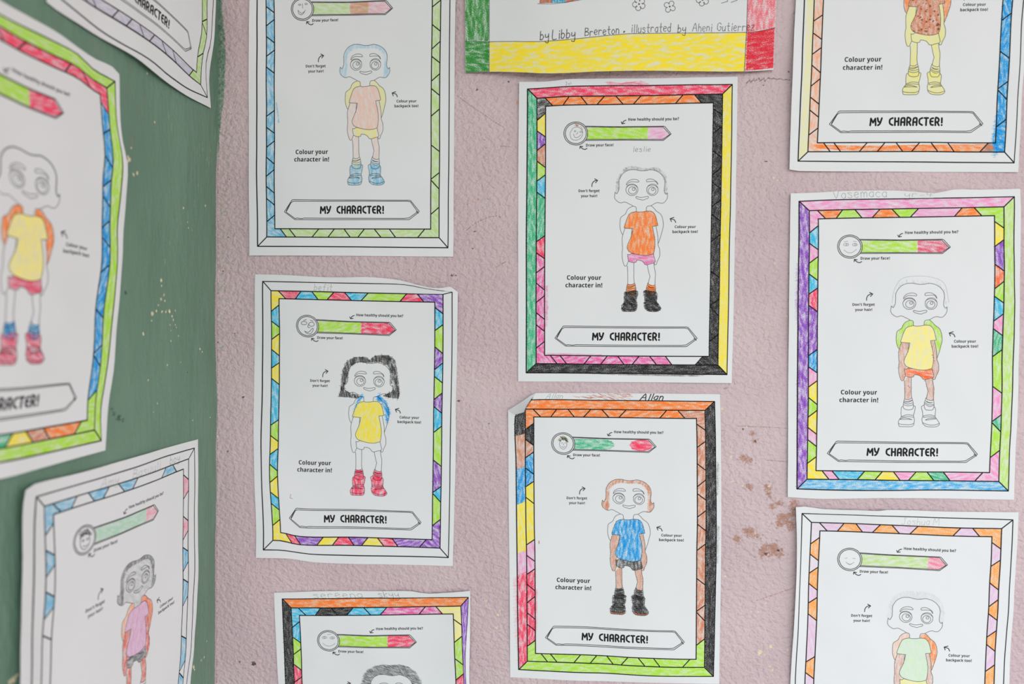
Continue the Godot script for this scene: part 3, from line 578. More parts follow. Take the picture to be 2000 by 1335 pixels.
func dab(c: Vector2, r: float, col: Color, alpha := 0.85) -> void:
	var p := c * cscale + coff
	var rp: float = r * absf(cscale.x)
	for y in range(maxi(0, int(p.y - rp - 1)), mini(ch - 1, int(p.y + rp + 1)) + 1):
		for x in range(maxi(0, int(p.x - rp - 1)), mini(cw - 1, int(p.x + rp + 1)) + 1):
			var n: float = (grain[((y * 3) & 511) * 512 + ((x * 3) & 511)] - 128) / 128.0
			var a: float = clampf(rp + 0.5 + n * rp * 0.7 - Vector2(x + 0.5, y + 0.5).distance_to(p), 0.0, 1.0) * alpha
			if a > 0.0:
				var at: int = (y * cw + x) * 3
				buf[at] = int(lerpf(buf[at], col.r * 255.0, a))
				buf[at + 1] = int(lerpf(buf[at + 1], col.g * 255.0, a))
				buf[at + 2] = int(lerpf(buf[at + 2], col.b * 255.0, a))


func finish(rough := 0.8) -> StandardMaterial3D:
	var im := Image.create_from_data(cw, ch, false, Image.FORMAT_RGB8, buf)
	var m := StandardMaterial3D.new()
	m.albedo_texture = ImageTexture.create_from_image(im)
	m.roughness = rough
	m.metallic_specular = 0.3
	m.texture_repeat = false
	return m


# ------------------------------------------------------------------ sheets as bent paper
func side(flat: Array, n: int) -> PackedVector3Array:
	var p := PackedVector3Array()
	for i in range(0, flat.size(), 3):
		p.append(Vector3(flat[i], flat[i + 1], flat[i + 2]))
	var at := PackedFloat32Array([0.0])
	for i in p.size() - 1:
		at.append(at[i] + p[i].distance_to(p[i + 1]))
	var o := PackedVector3Array()
	for k in n + 1:
		var s: float = at[at.size() - 1] * k / n
		var i := 0
		while i < p.size() - 2 and at[i + 1] < s:
			i += 1
		var t: float = clampf((s - at[i]) / maxf(at[i + 1] - at[i], 0.001), 0.0, 1.0)
		var h: float = at[i + 1] - at[i]
		var m0: Vector3 = (p[i + 1] - p[i - 1]) / (at[i + 1] - at[i - 1]) if i > 0 else (p[i + 1] - p[i]) / h
		var m1: Vector3 = (p[i + 2] - p[i]) / (at[i + 2] - at[i]) if i + 2 < p.size() else (p[i + 1] - p[i]) / h
		var t2 := t * t
		var t3 := t2 * t
		o.append(p[i] * (2 * t3 - 3 * t2 + 1) + m0 * h * (t3 - 2 * t2 + t) + p[i + 1] * (3 * t2 - 2 * t3) + m1 * h * (t3 - t2))
	return o


const NU := 24
const NV := 34


func on_wall(p: Vector3, green: bool) -> Vector3:
	if green:
		return Vector3(CORNER_X + p.z * 0.001, EYE_HEIGHT + p.y * 0.001, p.x * 0.001)
	return Vector3(p.x * 0.001, EYE_HEIGHT + p.y * 0.001, p.z * 0.001)


func sheet(called: String, key: String, green: bool, m: StandardMaterial3D, rects: Array, size: Vector2, off: Vector2, label: String, seed_: int) -> MeshInstance3D:
	var ripple := FastNoiseLite.new()
	ripple.seed = seed_
	ripple.frequency = 0.012
	ripple.fractal_octaves = 2
	var loops: Array = LOOPS[key]
	var v := PackedVector3Array()
	var uv := PackedVector2Array()
	var tri := PackedInt32Array()
	# inner patch between the four sides of the first loop
	var l0: Array = loops[0]
	var t := side(l0[0], NU)
	var r := side(l0[1], NV)
	var b := side(l0[2], NU)
	var l := side(l0[3], NV)
	var box: Rect2 = rects[0]
	for j in NV + 1:
		for i in NU + 1:
			var x := float(i) / NU
			var y := float(j) / NV
			var q: Vector3 = t[i] * (1 - y) + b[i] * y + l[j] * (1 - x) + r[j] * x - (t[0] * (1 - x) * (1 - y) + t[NU] * x * (1 - y) + b[0] * (1 - x) * y + b[NU] * x * y)
			v.append(q)
			uv.append((box.position + box.size * Vector2(x, y) + off) / size)
	for j in NV:
		for i in NU:
			var a := j * (NU + 1) + i
			tri.append_array([a, a + 1, a + NU + 2, a, a + NU + 2, a + NU + 1])
	# rings out to the frame and to the paper edge
	var last := PackedInt32Array()
	for i in NU:
		last.append(i)
	for j in NV:
		last.append(j * (NU + 1) + NU)
	for i in NU:
		last.append(NV * (NU + 1) + NU - i)
	for j in NV:
		last.append((NV - j) * (NU + 1))
	for n in range(1, loops.size()):
		var lt := side(loops[n][0], NU)
		var lr := side(loops[n][1], NV)
		var lb := side(loops[n][2], NU)
		var ll := side(loops[n][3], NV)
		var rr: Rect2 = rects[n]
		var now := PackedInt32Array()
		for i in NU:
			now.append(v.size())
			v.append(lt[i])
			uv.append((rr.position + rr.size * Vector2(float(i) / NU, 0) + off) / size)
		for j in NV:
			now.append(v.size())
			v.append(lr[j])
			uv.append((rr.position + rr.size * Vector2(1, float(j) / NV) + off) / size)
		for i in NU:
			now.append(v.size())
			v.append(lb[NU - i])
			uv.append((rr.position + rr.size * Vector2(1 - float(i) / NU, 1) + off) / size)
		for j in NV:
			now.append(v.size())
			v.append(ll[NV - j])
			uv.append((rr.position + rr.size * Vector2(0, 1 - float(j) / NV) + off) / size)
		var c := now.size()
		for i in c:
			var k := (i + 1) % c
			tri.append_array([last[i], now[i], now[k], last[i], now[k], last[k]])
		last = now
	# ripples, then the world
	var mid := Vector3.ZERO
	var w := PackedVector3Array()
	for q in v:
		var lift: float = maxf(0.6, q.z + ripple.get_noise_2d(q.x, q.y) * 1.1)
		w.append(on_wall(Vector3(q.x, q.y, lift), green))
		mid += w[w.size() - 1]
	mid /= w.size()
	for i in w.size():
		w[i] -= mid
	var nrm := PackedVector3Array()
	nrm.resize(w.size())
	var facing := Vector3.RIGHT if green else Vector3.BACK
	for i in range(0, tri.size(), 3):
		var f := (w[tri[i + 2]] - w[tri[i]]).cross(w[tri[i + 1]] - w[tri[i]])
		if f.dot(facing) < 0:
			var s := tri[i + 1]
			tri[i + 1] = tri[i + 2]
			tri[i + 2] = s
			f = -f
		for k in 3:
			nrm[tri[i + k]] += f
	for i in nrm.size():
		nrm[i] = nrm[i].normalized() if nrm[i].length() > 0 else facing
	var mesh := ArrayMesh.new()
	var arr := []
	arr.resize(Mesh.ARRAY_MAX)
	arr[Mesh.ARRAY_VERTEX] = w
	arr[Mesh.ARRAY_NORMAL] = nrm
	arr[Mesh.ARRAY_TEX_UV] = uv
	arr[Mesh.ARRAY_INDEX] = tri
	mesh.add_surface_from_arrays(Mesh.PRIMITIVE_TRIANGLES, arr)
	mesh.surface_set_material(0, m)
	# the back of the paper and its cut edge
	var bw := PackedVector3Array()
	var bn := PackedVector3Array()
	var bt := PackedInt32Array()
	for i in w.size():
		bw.append(w[i] - facing * 0.00025)
		bn.append(-nrm[i])
	for i in range(0, tri.size(), 3):
		bt.append_array([tri[i], tri[i + 2], tri[i + 1]])
	for i in last.size():
		var k := (i + 1) % last.size()
		var a := bw.size()
		bw.append_array([w[last[i]], w[last[k]], bw[last[i]], bw[last[k]]])
		var e := (w[last[k]] - w[last[i]]).cross(facing).normalized()
		for z in 4:
			bn.append(e)
		bt.append_array([a, a + 1, a + 2, a + 1, a + 3, a + 2])
	arr = []
	arr.resize(Mesh.ARRAY_MAX)
	arr[Mesh.ARRAY_VERTEX] = bw
	arr[Mesh.ARRAY_NORMAL] = bn
	arr[Mesh.ARRAY_INDEX] = bt
	mesh.add_surface_from_arrays(Mesh.PRIMITIVE_TRIANGLES, arr)
	mesh.surface_set_material(1, mats.paper)
	var o := MeshInstance3D.new()
	o.name = called
	o.mesh = mesh
	o.position = mid
	add_child(o, true)
	o.set_meta("label", label)
	o.set_meta("category", "drawing")
	o.set_meta("group", "drawings on the walls")
	return o


func worksheet(called: String, key: String, green: bool, label: String, seed_: int) -> MeshInstance3D:
	return sheet(called, key, green, finish(), [Rect2(47, 47, 906, 1326), Rect2(0, 0, 1000, 1420), Rect2(-33, -43, 1066, 1506)], Vector2(1066, 1506), Vector2(33, 43), label, seed_)


func start_sheet() -> void:
	new_canvas(1066, 1506, Vector2(33, 43), Vector2.ONE)


# ------------------------------------------------------------------ walls
func tinted_noise(w: int, h: int, seed_: int, freq: float, colours: Array) -> Image:
	var n := FastNoiseLite.new()
	n.seed = seed_
	n.frequency = freq
	n.fractal_octaves = 5
	var g := n.get_image(256, 256, false, false, true)
	g.convert(Image.FORMAT_L8)
	var grad := Gradient.new()
	grad.offsets = PackedFloat32Array([0.0, 0.5, 1.0])
	grad.colors = PackedColorArray(colours)
	var lut := []
	for i in 256:
		lut.append(grad.sample(i / 255.0))
	var o := Image.create_empty(256, 256, false, Image.FORMAT_RGB8)
	var d := g.get_data()
	for y in 256:
		for x in 256:
			o.set_pixel(x, y, lut[d[y * 256 + x]])
	o.resize(w, h, Image.INTERPOLATE_CUBIC)
	return o


func relief(seed_: int, freq: float, octaves: int, stretch := 1.0) -> ImageTexture:
	var n := FastNoiseLite.new()
	n.seed = seed_
	n.noise_type = FastNoiseLite.TYPE_SIMPLEX_SMOOTH
	n.frequency = freq
	n.fractal_octaves = octaves
	n.fractal_gain = 0.58
	var im := n.get_seamless_image(2048, 2048, false, false, 0.08)
	im.convert(Image.FORMAT_L8)
	if stretch > 1.0:
		var h := im.get_height()
		im.resize(im.get_width(), int(h / stretch))
	return ImageTexture.create_from_image(im)


func quad_into(st: SurfaceTool, a: Vector3, b: Vector3, c: Vector3, d: Vector3, uvs: Array) -> void:
	var n := (c - a).cross(b - a).normalized()
	var p := [a, b, c, a, c, d]
	var u := [uvs[0], uvs[1], uvs[2], uvs[0], uvs[2], uvs[3]]
	for i in 6:
		st.set_normal(n)
		st.set_uv(u[i])
		st.add_vertex(p[i])


func box_mesh(st: SurfaceTool, lo: Vector3, hi: Vector3, skip := "") -> void:
	var z := Vector2.ZERO
	var f := {"z+": [Vector3(lo.x, hi.y, hi.z), Vector3(hi.x, hi.y, hi.z), Vector3(hi.x, lo.y, hi.z), Vector3(lo.x, lo.y, hi.z)], "z-": [Vector3(hi.x, hi.y, lo.z), Vector3(lo.x, hi.y, lo.z), Vector3(lo.x, lo.y, lo.z), Vector3(hi.x, lo.y, lo.z)],
		"x+": [Vector3(hi.x, hi.y, hi.z), Vector3(hi.x, hi.y, lo.z), Vector3(hi.x, lo.y, lo.z), Vector3(hi.x, lo.y, hi.z)], "x-": [Vector3(lo.x, hi.y, lo.z), Vector3(lo.x, hi.y, hi.z), Vector3(lo.x, lo.y, hi.z), Vector3(lo.x, lo.y, lo.z)],
		"y+": [Vector3(lo.x, hi.y, lo.z), Vector3(hi.x, hi.y, lo.z), Vector3(hi.x, hi.y, hi.z), Vector3(lo.x, hi.y, hi.z)], "y-": [Vector3(lo.x, lo.y, hi.z), Vector3(hi.x, lo.y, hi.z), Vector3(hi.x, lo.y, lo.z), Vector3(lo.x, lo.y, lo.z)]}
	for k in f:
		if k != skip:
			quad_into(st, f[k][0], f[k][1], f[k][2], f[k][3], [z, z, z, z])


func structure(called: String, mesh: ArrayMesh, label: String) -> void:
	var o := MeshInstance3D.new()
	o.name = called
	o.mesh = mesh
	add_child(o, true)
	o.set_meta("kind", "structure")
	o.set_meta("label", label)
	o.set_meta("category", called.get_slice("_", 0))


# ------------------------------------------------------------------
func _ready() -> void:
	# camera
	var cam := Camera3D.new()
	cam.name = "camera"
	var bx := Vector3(0.99666, 0.02577, -0.07749)
	var by := Vector3(-0.02980, 0.99824, -0.05136)
	var bz := Vector3(0.07603, 0.05350, 0.99567)
	cam.transform = Transform3D(Basis(bx, by, bz), Vector3(0, EYE_HEIGHT, 0.6822))
	cam.near = 0.02
	cam.far = 200.0
	var lens := CameraAttributesPhysical.new()
	lens.frustum_focal_length = 24.0
	lens.frustum_focus_distance = 0.685
	lens.exposure_aperture = 3.0
	lens.frustum_near = 0.02
	lens.frustum_far = 200.0
	cam.attributes = lens
	cam.fov = rad_to_deg(2.0 * atan(667.5 / 1333.0))
	add_child(cam)
	cam.current = true
	# an overcast sky lights the open side of the veranda
	var env := Environment.new()
	env.tonemap_mode = Environment.TONE_MAPPER_LINEAR
	env.background_mode = Environment.BG_SKY
	var sky := Sky.new()
	var air := ProceduralSkyMaterial.new()
	air.sky_top_color = Color(0.86, 0.9, 0.95)
	air.sky_horizon_color = Color(0.97, 0.97, 0.97)
	air.ground_horizon_color = Color(0.62, 0.6, 0.57)
	air.ground_bottom_color = Color(0.5, 0.48, 0.45)
	air.energy_multiplier = 2.0
	sky.sky_material = air
	env.sky = sky
	env.tonemap_exposure = 1.72
	env.sdfgi_enabled = true
	env.ssao_enabled = true
	env.ssil_enabled = true
	var we := WorldEnvironment.new()
	we.name = "world_environment"
	we.environment = env
	add_child(we)

	rng.seed = 7
	grain = noise_bytes(3, 0.23, 2)
	streak = noise_bytes(5, 0.11, 3)
	mats.paper = StandardMaterial3D.new()
	mats.paper.albedo_color = Color8(226, 226, 226)
	mats.paper.roughness = 0.8
	mats.paper.metallic_specular = 0.3
	build_walls()
	draw_worksheet_print()
	build_sheets()


func build_walls() -> void:
	var s := 2.2
	# the pink wall, 900 by 800 mm of it with its own marks
	var im := tinted_noise(1980, 1760, 11, 0.02, [Color8(197, 174, 177), Color8(204, 181, 183), Color8(211, 189, 190)])
	new_canvas(1980, 1760, Vector2(359 * s, 340 * s), Vector2(s, -s))
	buf = im.get_data()
	# green paint brushed round the corner
	var edge := PackedVector2Array()
	for p in [[-359, 345], [-355.5, 300], [-352, 265], [-351, 240], [-352.5, 204], [-357, 170], [-358.5, 130], [-358.5, -460], [-380, -460], [-380, 345]]:
		edge.append(Vector2(p[0], p[1]))
	fill_opaque(edge, Color8(106, 137, 116))
	for i in 420:
		var low := i % 2 == 0
		var c := Vector2(-358.5 + absf(rng.randfn(0, 4.5 if low else 8.0)), rng.randf_range(-70, 110) if low else rng.randf_range(30, 235))
		dab(c, rng.randf_range(0.4, 1.3), Color8(140, 168, 142) if low else Color8(176, 176, 160), 0.4)
	for i in 700:
		dab(Vector2(-358 + absf(rng.randfn(0, 13.0)), rng.randf_range(-40, 330)), rng.randf_range(0.6, 2.2), [Color8(186, 166, 156), Color8(178, 166, 160), Color8(200, 180, 172)][i % 3], 0.22)
	blots(RUST, Color8(176, 134, 118), 0.68)
	for i in range(0, RUST.size(), 3):
		for k in 20:
			var o := Vector2(rng.randfn(0, 0.75), rng.randfn(0, 0.6)) * (float(RUST[i + 2]) + 1.0)
			dab(Vector2(RUST[i], RUST[i + 1]) + o, rng.randf_range(0.3, 1.1), Color8(164, 116, 92), 0.3)
	flakes(CHIPS, Color8(232, 214, 176))
	for i in 140:
		var c := Vector2(rng.randf_range(-340, 520), rng.randf_range(-440, 60 if i % 3 else 320))
		flakes([c.x, c.y, rng.randf_range(0.3, 0.7)], Color8(222, 202, 182))
	blots(GREENS, Color8(134, 168, 110), 0.6)
	blots(ORANGES, Color8(206, 132, 92), 0.5)
	blots(DOTS, Color8(70, 62, 60), 0.85)
	for l in LINES:
		pen(pts(l), 1.5, Color8(110, 90, 90), 0.3, 1.6)
	pen(smooth_line(pts(REDL)), 2.0, Color8(190, 90, 80), 0.22, 2.6)
	pen(pts(SCRIB), 1.6, Color8(80, 74, 76), 0.5, 1.4)
	mats.pink_marked = finish(0.62)
	new_canvas(64, 64, Vector2.ZERO, Vector2.ONE)
	var bump := relief(21, 0.06, 4)
	mats.pink = StandardMaterial3D.new()
	mats.pink.albedo_texture = ImageTexture.create_from_image(tinted_noise(512, 512, 12, 0.02, [Color8(197, 174, 177), Color8(204, 181, 183), Color8(211, 189, 190)]))
	mats.pink.roughness = 0.62
	for m in [mats.pink_marked, mats.pink]:
		m.metallic_specular = 0.45
		m.heightmap_enabled = true
		m.heightmap_texture = bump
		m.heightmap_scale = 0.17
		m.texture_repeat = true
	var x0 := CORNER_X
	var x1 := 0.541
	var y0 := EYE_HEIGHT - 0.46
	var y1 := EYE_HEIGHT + 0.34
	var mesh := ArrayMesh.new()
	var st := SurfaceTool.new()
	st.begin(Mesh.PRIMITIVE_TRIANGLES)
	quad_into(st, Vector3(x0, y1, 0), Vector3(x1, y1, 0), Vector3(x1, y0, 0), Vector3(x0, y0, 0), [Vector2(0, 0), Vector2(1, 0), Vector2(1, 1), Vector2(0, 1)])
	st.generate_tangents()
	st.commit(mesh)
	mesh.surface_set_material(0, mats.pink_marked)
	st.begin(Mesh.PRIMITIVE_TRIANGLES)
	for r in [[x0, 4.0, y1, 2.75], [x0, 4.0, 0.0, y0], [x1, 4.0, y0, y1]]:
		var a := Vector3(r[0], r[3], 0)
		var c := Vector3(r[1], r[2], 0)
		var ua := Vector2((a.x - x0) / 0.9, (y1 - a.y) / 0.8)
		var uc := Vector2((c.x - x0) / 0.9, (y1 - c.y) / 0.8)
		quad_into(st, a, Vector3(c.x, a.y, 0), c, Vector3(a.x, c.y, 0), [ua, Vector2(uc.x, ua.y), uc, Vector2(ua.x, uc.y)])
	box_mesh(st, Vector3(x0 - 0.15, 0, -0.15), Vector3(4.0, 2.75, 0), "z+")
	st.generate_tangents()
	st.commit(mesh)
	mesh.surface_set_material(1, mats.pink)
	structure("wall_back", mesh, "pink painted plaster wall with chips and rusty stains")

	# the green wall, 320 by 800 mm of it with its own marks
	im = tinted_noise(704, 1760, 31, 0.016, [Color8(99, 129, 109), Color8(105, 135, 115), Color8(112, 141, 121)])
	new_canvas(704, 1760, Vector2(0, 340 * s), Vector2(s, -s))
	buf = im.get_data()
	var strip := PackedVector2Array()
	for p in [[-5, 175], [0.5, 160], [3.5, 130], [4, 90], [3, 40], [5, 0], [4.5, -40], [2, -80], [0.5, -110], [2.5, -160], [1, -200], [3.5, -260], [3, -330], [4, -460], [-5, -460]]:
		strip.append(Vector2(p[0], p[1]))
	fill_opaque(strip, Color8(196, 168, 176))
	for i in 260:
		var z := rng.randf_range(4, 60) if i % 4 else rng.randf_range(10, 120)
		var y := rng.randf_range(-420, 320)
		pen(PackedVector2Array([Vector2(z, y), Vector2(z + rng.randf_range(-1, 1), y - rng.randf_range(10, 60))]), 1.4, Color8(196, 190, 150) if i % 2 else Color8(150, 160, 148), 0.16, 1.6)
	for i in range(0, GBROWN.size(), 3):
		for k in 16:
			dab(Vector2(GBROWN[i], GBROWN[i + 1]) + Vector2(rng.randfn(0, 1.0), rng.randfn(0, 1.4)) * float(GBROWN[i + 2]), rng.randf_range(0.5, 1.6), Color8(142, 128, 112), 0.13)
	blots(GDARK, Color8(58, 72, 64), 0.6)
	for l in GSCR:
		for k in 5:
			var a := Vector2(l[0], l[1]).lerp(Vector2(l[2], l[3]), rng.randf())
			dab(a, rng.randf_range(0.3, 0.55), Color8(180, 178, 130), 0.7)
			dab(a + Vector2(0, -1.5), 0.35, Color8(180, 178, 130), 0.6)
	flakes(GCHIPS, Color8(226, 206, 172))
	flakes(GCHIPS, Color8(232, 212, 176))
	mats.green_marked = finish(0.5)
	mats.green = StandardMaterial3D.new()
	mats.green.albedo_texture = ImageTexture.create_from_image(tinted_noise(512, 512, 32, 0.016, [Color8(99, 129, 109), Color8(105, 135, 115), Color8(112, 141, 121)]))
	mats.green.roughness = 0.5
	var soft := relief(41, 0.012, 4)
	for m in [mats.green_marked, mats.green]:
		m.metallic_specular = 0.45
		m.heightmap_enabled = true
		m.heightmap_texture = soft
		m.heightmap_scale = 0.1
		m.texture_repeat = true
	mesh = ArrayMesh.new()
	st.begin(Mesh.PRIMITIVE_TRIANGLES)
	quad_into(st, Vector3(x0, y1, 0.32), Vector3(x0, y1, 0), Vector3(x0, y0, 0), Vector3(x0, y0, 0.32), [Vector2(1, 0), Vector2(0, 0), Vector2(0, 1), Vector2(1, 1)])
	st.generate_tangents()
	st.commit(mesh)
	mesh.surface_set_material(0, mats.green_marked)
	st.begin(Mesh.PRIMITIVE_TRIANGLES)
	for r in [[0.0, 1.0, y1, 2.75], [0.0, 1.0, 0.0, y0], [0.32, 1.0, y0, y1]]:
		var ua := Vector2(r[0] / 0.32, (y1 - r[3]) / 0.8)
		var uc := Vector2(r[1] / 0.32, (y1 - r[2]) / 0.8)
		quad_into(st, Vector3(x0, r[3], r[1]), Vector3(x0, r[3], r[0]), Vector3(x0, r[2], r[0]), Vector3(x0, r[2], r[1]), [Vector2(uc.x, ua.y), ua, Vector2(ua.x, uc.y), uc])
	box_mesh(st, Vector3(x0 - 0.15, 0, 0), Vector3(x0, 2.75, 1.0), "x+")
	st.generate_tangents()
	st.commit(mesh)
	mesh.surface_set_material(1, mats.green)
	structure("wall_left", mesh, "green painted wall with scratches meeting the pink wall")

	var floor_m := StandardMaterial3D.new()
	floor_m.albedo_texture = ImageTexture.create_from_image(tinted_noise(512, 512, 51, 0.03, [Color8(150, 144, 136), Color8(164, 158, 150), Color8(176, 170, 162)]))
	floor_m.uv1_triplanar = true
	floor_m.roughness = 0.8
	var ceil_m := StandardMaterial3D.new()
	ceil_m.albedo_color = Color8(226, 222, 214)
	ceil_m.roughness = 0.9
	mesh = ArrayMesh.new()
	st.begin(Mesh.PRIMITIVE_TRIANGLES)
	box_mesh(st, Vector3(x0 - 0.15, -0.12, -0.15), Vector3(4.0, 0.0, 3.0))
	st.commit(mesh)
	mesh.surface_set_material(0, floor_m)
	structure("floor", mesh, "bare grey concrete floor below the pink and green walls")
	mesh = ArrayMesh.new()
	st.begin(Mesh.PRIMITIVE_TRIANGLES)
	box_mesh(st, Vector3(x0 - 0.15, 2.75, -0.15), Vector3(4.0, 2.87, 2.2))
	st.commit(mesh)
	mesh.surface_set_material(0, ceil_m)
	structure("ceiling", mesh, "pale ceiling over the pink and green walls")


func fill_opaque(poly: PackedVector2Array, col: Color) -> void:
	var q := PackedVector2Array()
	for v in poly:
		q.append(v * cscale + coff)
	for y in ch:
		var xs := PackedFloat32Array()
		for i in q.size():
			var a := q[i]
			var b := q[(i + 1) % q.size()]
			if (a.y <= y + 0.5) != (b.y <= y + 0.5):
				xs.append(a.x + (y + 0.5 - a.y) / (b.y - a.y) * (b.x - a.x))
		xs.sort()
		for k in range(0, xs.size() - 1, 2):
			var w: float = (streak[((y * 5) & 511) * 512 + 99] - 128) / 40.0
			for x in range(maxi(0, int(xs[k] + w)), mini(cw, int(xs[k + 1] + w))):
				var n: float = (grain[(y & 511) * 512 + (x & 511)] - 128) / 1400.0
				var at: int = (y * cw + x) * 3
				buf[at] = clampi(int((col.r + n) * 255.0), 0, 255)
				buf[at + 1] = clampi(int((col.g + n) * 255.0), 0, 255)
				buf[at + 2] = clampi(int((col.b + n) * 255.0), 0, 255)


func build_sheets() -> void:
	var pencil := Color8(96, 96, 100)
	var V := PI / 2
	# orange shirt, black boots; green, red, yellow and black frame
	start_sheet()
	colour_frame("r", "y", "k", "G")
	colour_band("ooooooo", "kkkkkkkkkkk", "mmmmmmm.", "yungbGrmmmmmm", "Kkkm")
	colour_in(quad([90, 980, 108, 975, 104, 1180, 90, 1190]), "m", V, 0.5, 5.0)
	colour_in(quad([100, 1318, 380, 1322, 380, 1330, 100, 1330]), "m", 0.0, 0.5, 3.0)
	colour_in(quad([395, -26, 470, -16, 560, -30, 600, -8, 560, 0, 400, -2]), "r", 0.2, 0.55, 8.0)
	colour_in(quad([300, 1422, 900, 1422, 860, 1432, 500, 1430]), "K", 0.0, 0.5, 6.0)
	part(["shirt"], "o", V)
	part(["shorts"], "m", 0.2, 0.8)
	part(["sock_left", "sock_right"], "o", 0.1)
	part(["shoe_left", "shoe_right"], "k", 0.6, 1.0, 4.0)
	part(["hair_rim"], "x", 1.0, 1.0, 5.0)
	scribble(pts(ART["hair_rim"]), 500, 4.0, 2.2, pencil, 0.2, 1.1)
	colour_bar(0.0, 0.74, "g")
	colour_bar(0.74, 1.0, "p", 0.85)
	print_ink()
	doodle([[-0.35, -0.4, -0.55, 0, -0.4, 0.5, 0, 0.62, 0.45, 0.45, 0.65, 0, 0.55, -0.35, 0.2, -0.6, -0.2, -0.55, -0.35, -0.4], ring(-0.08, -0.22, 0.08, 0.06), ring(0.5, -0.15, 0.12, 0.08), [0.2, -0.15, 0.12, 0.02, 0.02, 0.05], [-0.22, 0.05, -0.1, 0.35, 0.2, 0.35, 0.48, 0.12]])
	scribble(PackedVector2Array([Vector2(225, 196), Vector2(240, 182), Vector2(262, 184), Vector2(274, 205), Vector2(270, 212), Vector2(255, 192), Vector2(238, 190)]), 60, 6.0, 3.0, Color8(196, 112, 74), 0.4, 0.3)
	write_hand("leslie", Vector2(520, 320), Vector2(612, 318), 26, 2.4, pencil, 0.6)
	write_hand("Joi", Vector2(190, -8), Vector2(222, -10), 18, 2.2, pencil, 0.55)
	worksheet("colouring_sheet", "S5", false, "worksheet with black right band, yellow frame side and figure in orange shirt", 1)

	# light blue hair, peach shirt; white frame, pale blue and lime bands
	start_sheet()
	colour_band(".......", "HHHHHHHHHHH", "HHHHHHHH", "ccccccccccccc", "ccHc")
	colour_in(quad([96, 690, 104, 688, 116, 790, 110, 792]), "c", V, 1.0, 3.0)
	part(["hair_inside"], "c", V, 0.5, 4.0)
	part(["pack_left_area", "pack_right_area"], "Y", V, 0.95)
	part(["shirt"], "S", V, 1.0)
	part(["arm_left_area", "arm_right_area", "leg_left_area", "leg_right_area"], "S", V, 0.5)
	part(["shorts"], "y", V, 0.45)
	part(["shoe_left", "shoe_right"], "c", V, 0.85)
	part(["sock_left"], "Y", V, 0.4)
	part(["sock_right"], "c", V, 0.2)
	colour_bar(0.0, 0.46, "h", 0.7)
	colour_bar(0.46, 0.71, "h", 0.6)
	colour_bar(0.47, 1.0, "P", 0.65)
	colour_bar(0.48, 0.71, "n", 0.4)
	print_ink()
	doodle([ring(-0.28, -0.42, 0.12, 0.06), ring(0.38, -0.48, 0.12, 0.07), [0, -0.5, 0.02, -0.1], [-0.45, 0.1, -0.35, 0.45, 0, 0.5, 0.3, 0.1], [-0.4, 0.15, -0.1, 0.4, 0.25, 0.2]], 2.4, 0.75)
	worksheet("colouring_sheet", "S1", false, "worksheet with pale blue left band and figure with light blue hair", 2)

	# black bob, yellow shirt, red boots; white frame
	start_sheet()
	colour_band("rbgrbgr", "bgubgubgubg", "ruyruyru", "bgybybgybgybg", "yuuy")
	part(["shirt"], "y", V, 0.95)
	part(["pack_blue_left", "pack_blue_right"], "B", 1.2, 1.1, 6.0)
	part(["sock_left", "sock_right"], "r", 0.2)
	part(["shoe_left", "shoe_right"], "r", V, 0.9)
	part(["hair_bob"], "K", V, 1.0, 4.0)
	scribble(pts(ART["hair_bob"]), 420, 9.0, 3.6, Color8(40, 38, 38), 0.35, V)
	colour_bar(0.0, 0.56, "g", 0.95)
	colour_bar(0.56, 1.0, "r")
	print_ink()
	doodle([ring(-0.35, -0.3, 0.3, 0.16), ring(0.42, -0.2, 0.28, 0.2), [0.1, -0.2, 0.05, 0.1, 0.25, 0.15], [-0.3, 0.5, 0.1, 0.6, 0.5, 0.2, 0.58, 0.35, 0.3, 0.75, -0.1, 0.7, -0.3, 0.5], [-0.4, -0.55, -0.1, -0.65], [0.3, -0.6, 0.6, -0.5]], 2.8, 0.8)
	pen(quad([158, 1112, 153, 1132, 166, 1134]), 2.6, Color8(150, 70, 170), 0.6, 0.6)
	write_hand("befit", Vector2(272, 43), Vector2(375, 40), 34, 2.6, pencil, 0.38)
	worksheet("colouring_sheet", "S2", false, "worksheet with plain white frame and figure with black bobbed hair", 3)

	# grey pencilled hair; orange, black and purple frame
	start_sheet()
	colour_frame("o", "u", "k", "k")
	colour_band("bkkbbmm", "fggrryygbbg", "ooyyggbb", "bggrroooyyggb", "bfuo")
	var thick := pts(ART["hair_cap"])
	for i in 13:
		thick[i] = Vector2(566, 480) + (thick[i] - Vector2(566, 480)) * 1.2
	colour_in(thick, "x", 0.4, 2.0, 4.0)
	scribble(thick, 1500, 9.0, 2.8, pencil, 0.2, 0.5)
	part(["shirt"], "b", V)
	colour_bar(0.0, 0.64, "g")
	colour_bar(0.64, 1.0, "r")
	print_ink()
	doodle([ring(-0.4, -0.35, 0.25, 0.12), ring(0.4, -0.3, 0.25, 0.12), ring(-0.4, -0.35, 0.08, 0.08), ring(0.42, -0.3, 0.08, 0.08), [-0.6, 0.25, -0.3, 0.5, 0.2, 0.55, 0.65, 0.3], [-0.1, -0.65, 0.3, -0.7]], 2.2, 0.5)
	write_hand("sereena", Vector2(170, -2), Vector2(446, -4), 40, 2.2, Color8(110, 112, 96), 0.55, 0.05)
	write_hand("skyy", Vector2(520, -4), Vector2(640, -6), 40, 2.4, Color8(100, 102, 90), 0.6, 0.2)
	worksheet("colouring_sheet", "S3", false, "worksheet with orange top frame and black left frame, pencilled grey hair", 4)

	# brown hair, blue shirt, folded corner
	start_sheet()
	colour_frame("o", "k", "g", ".")
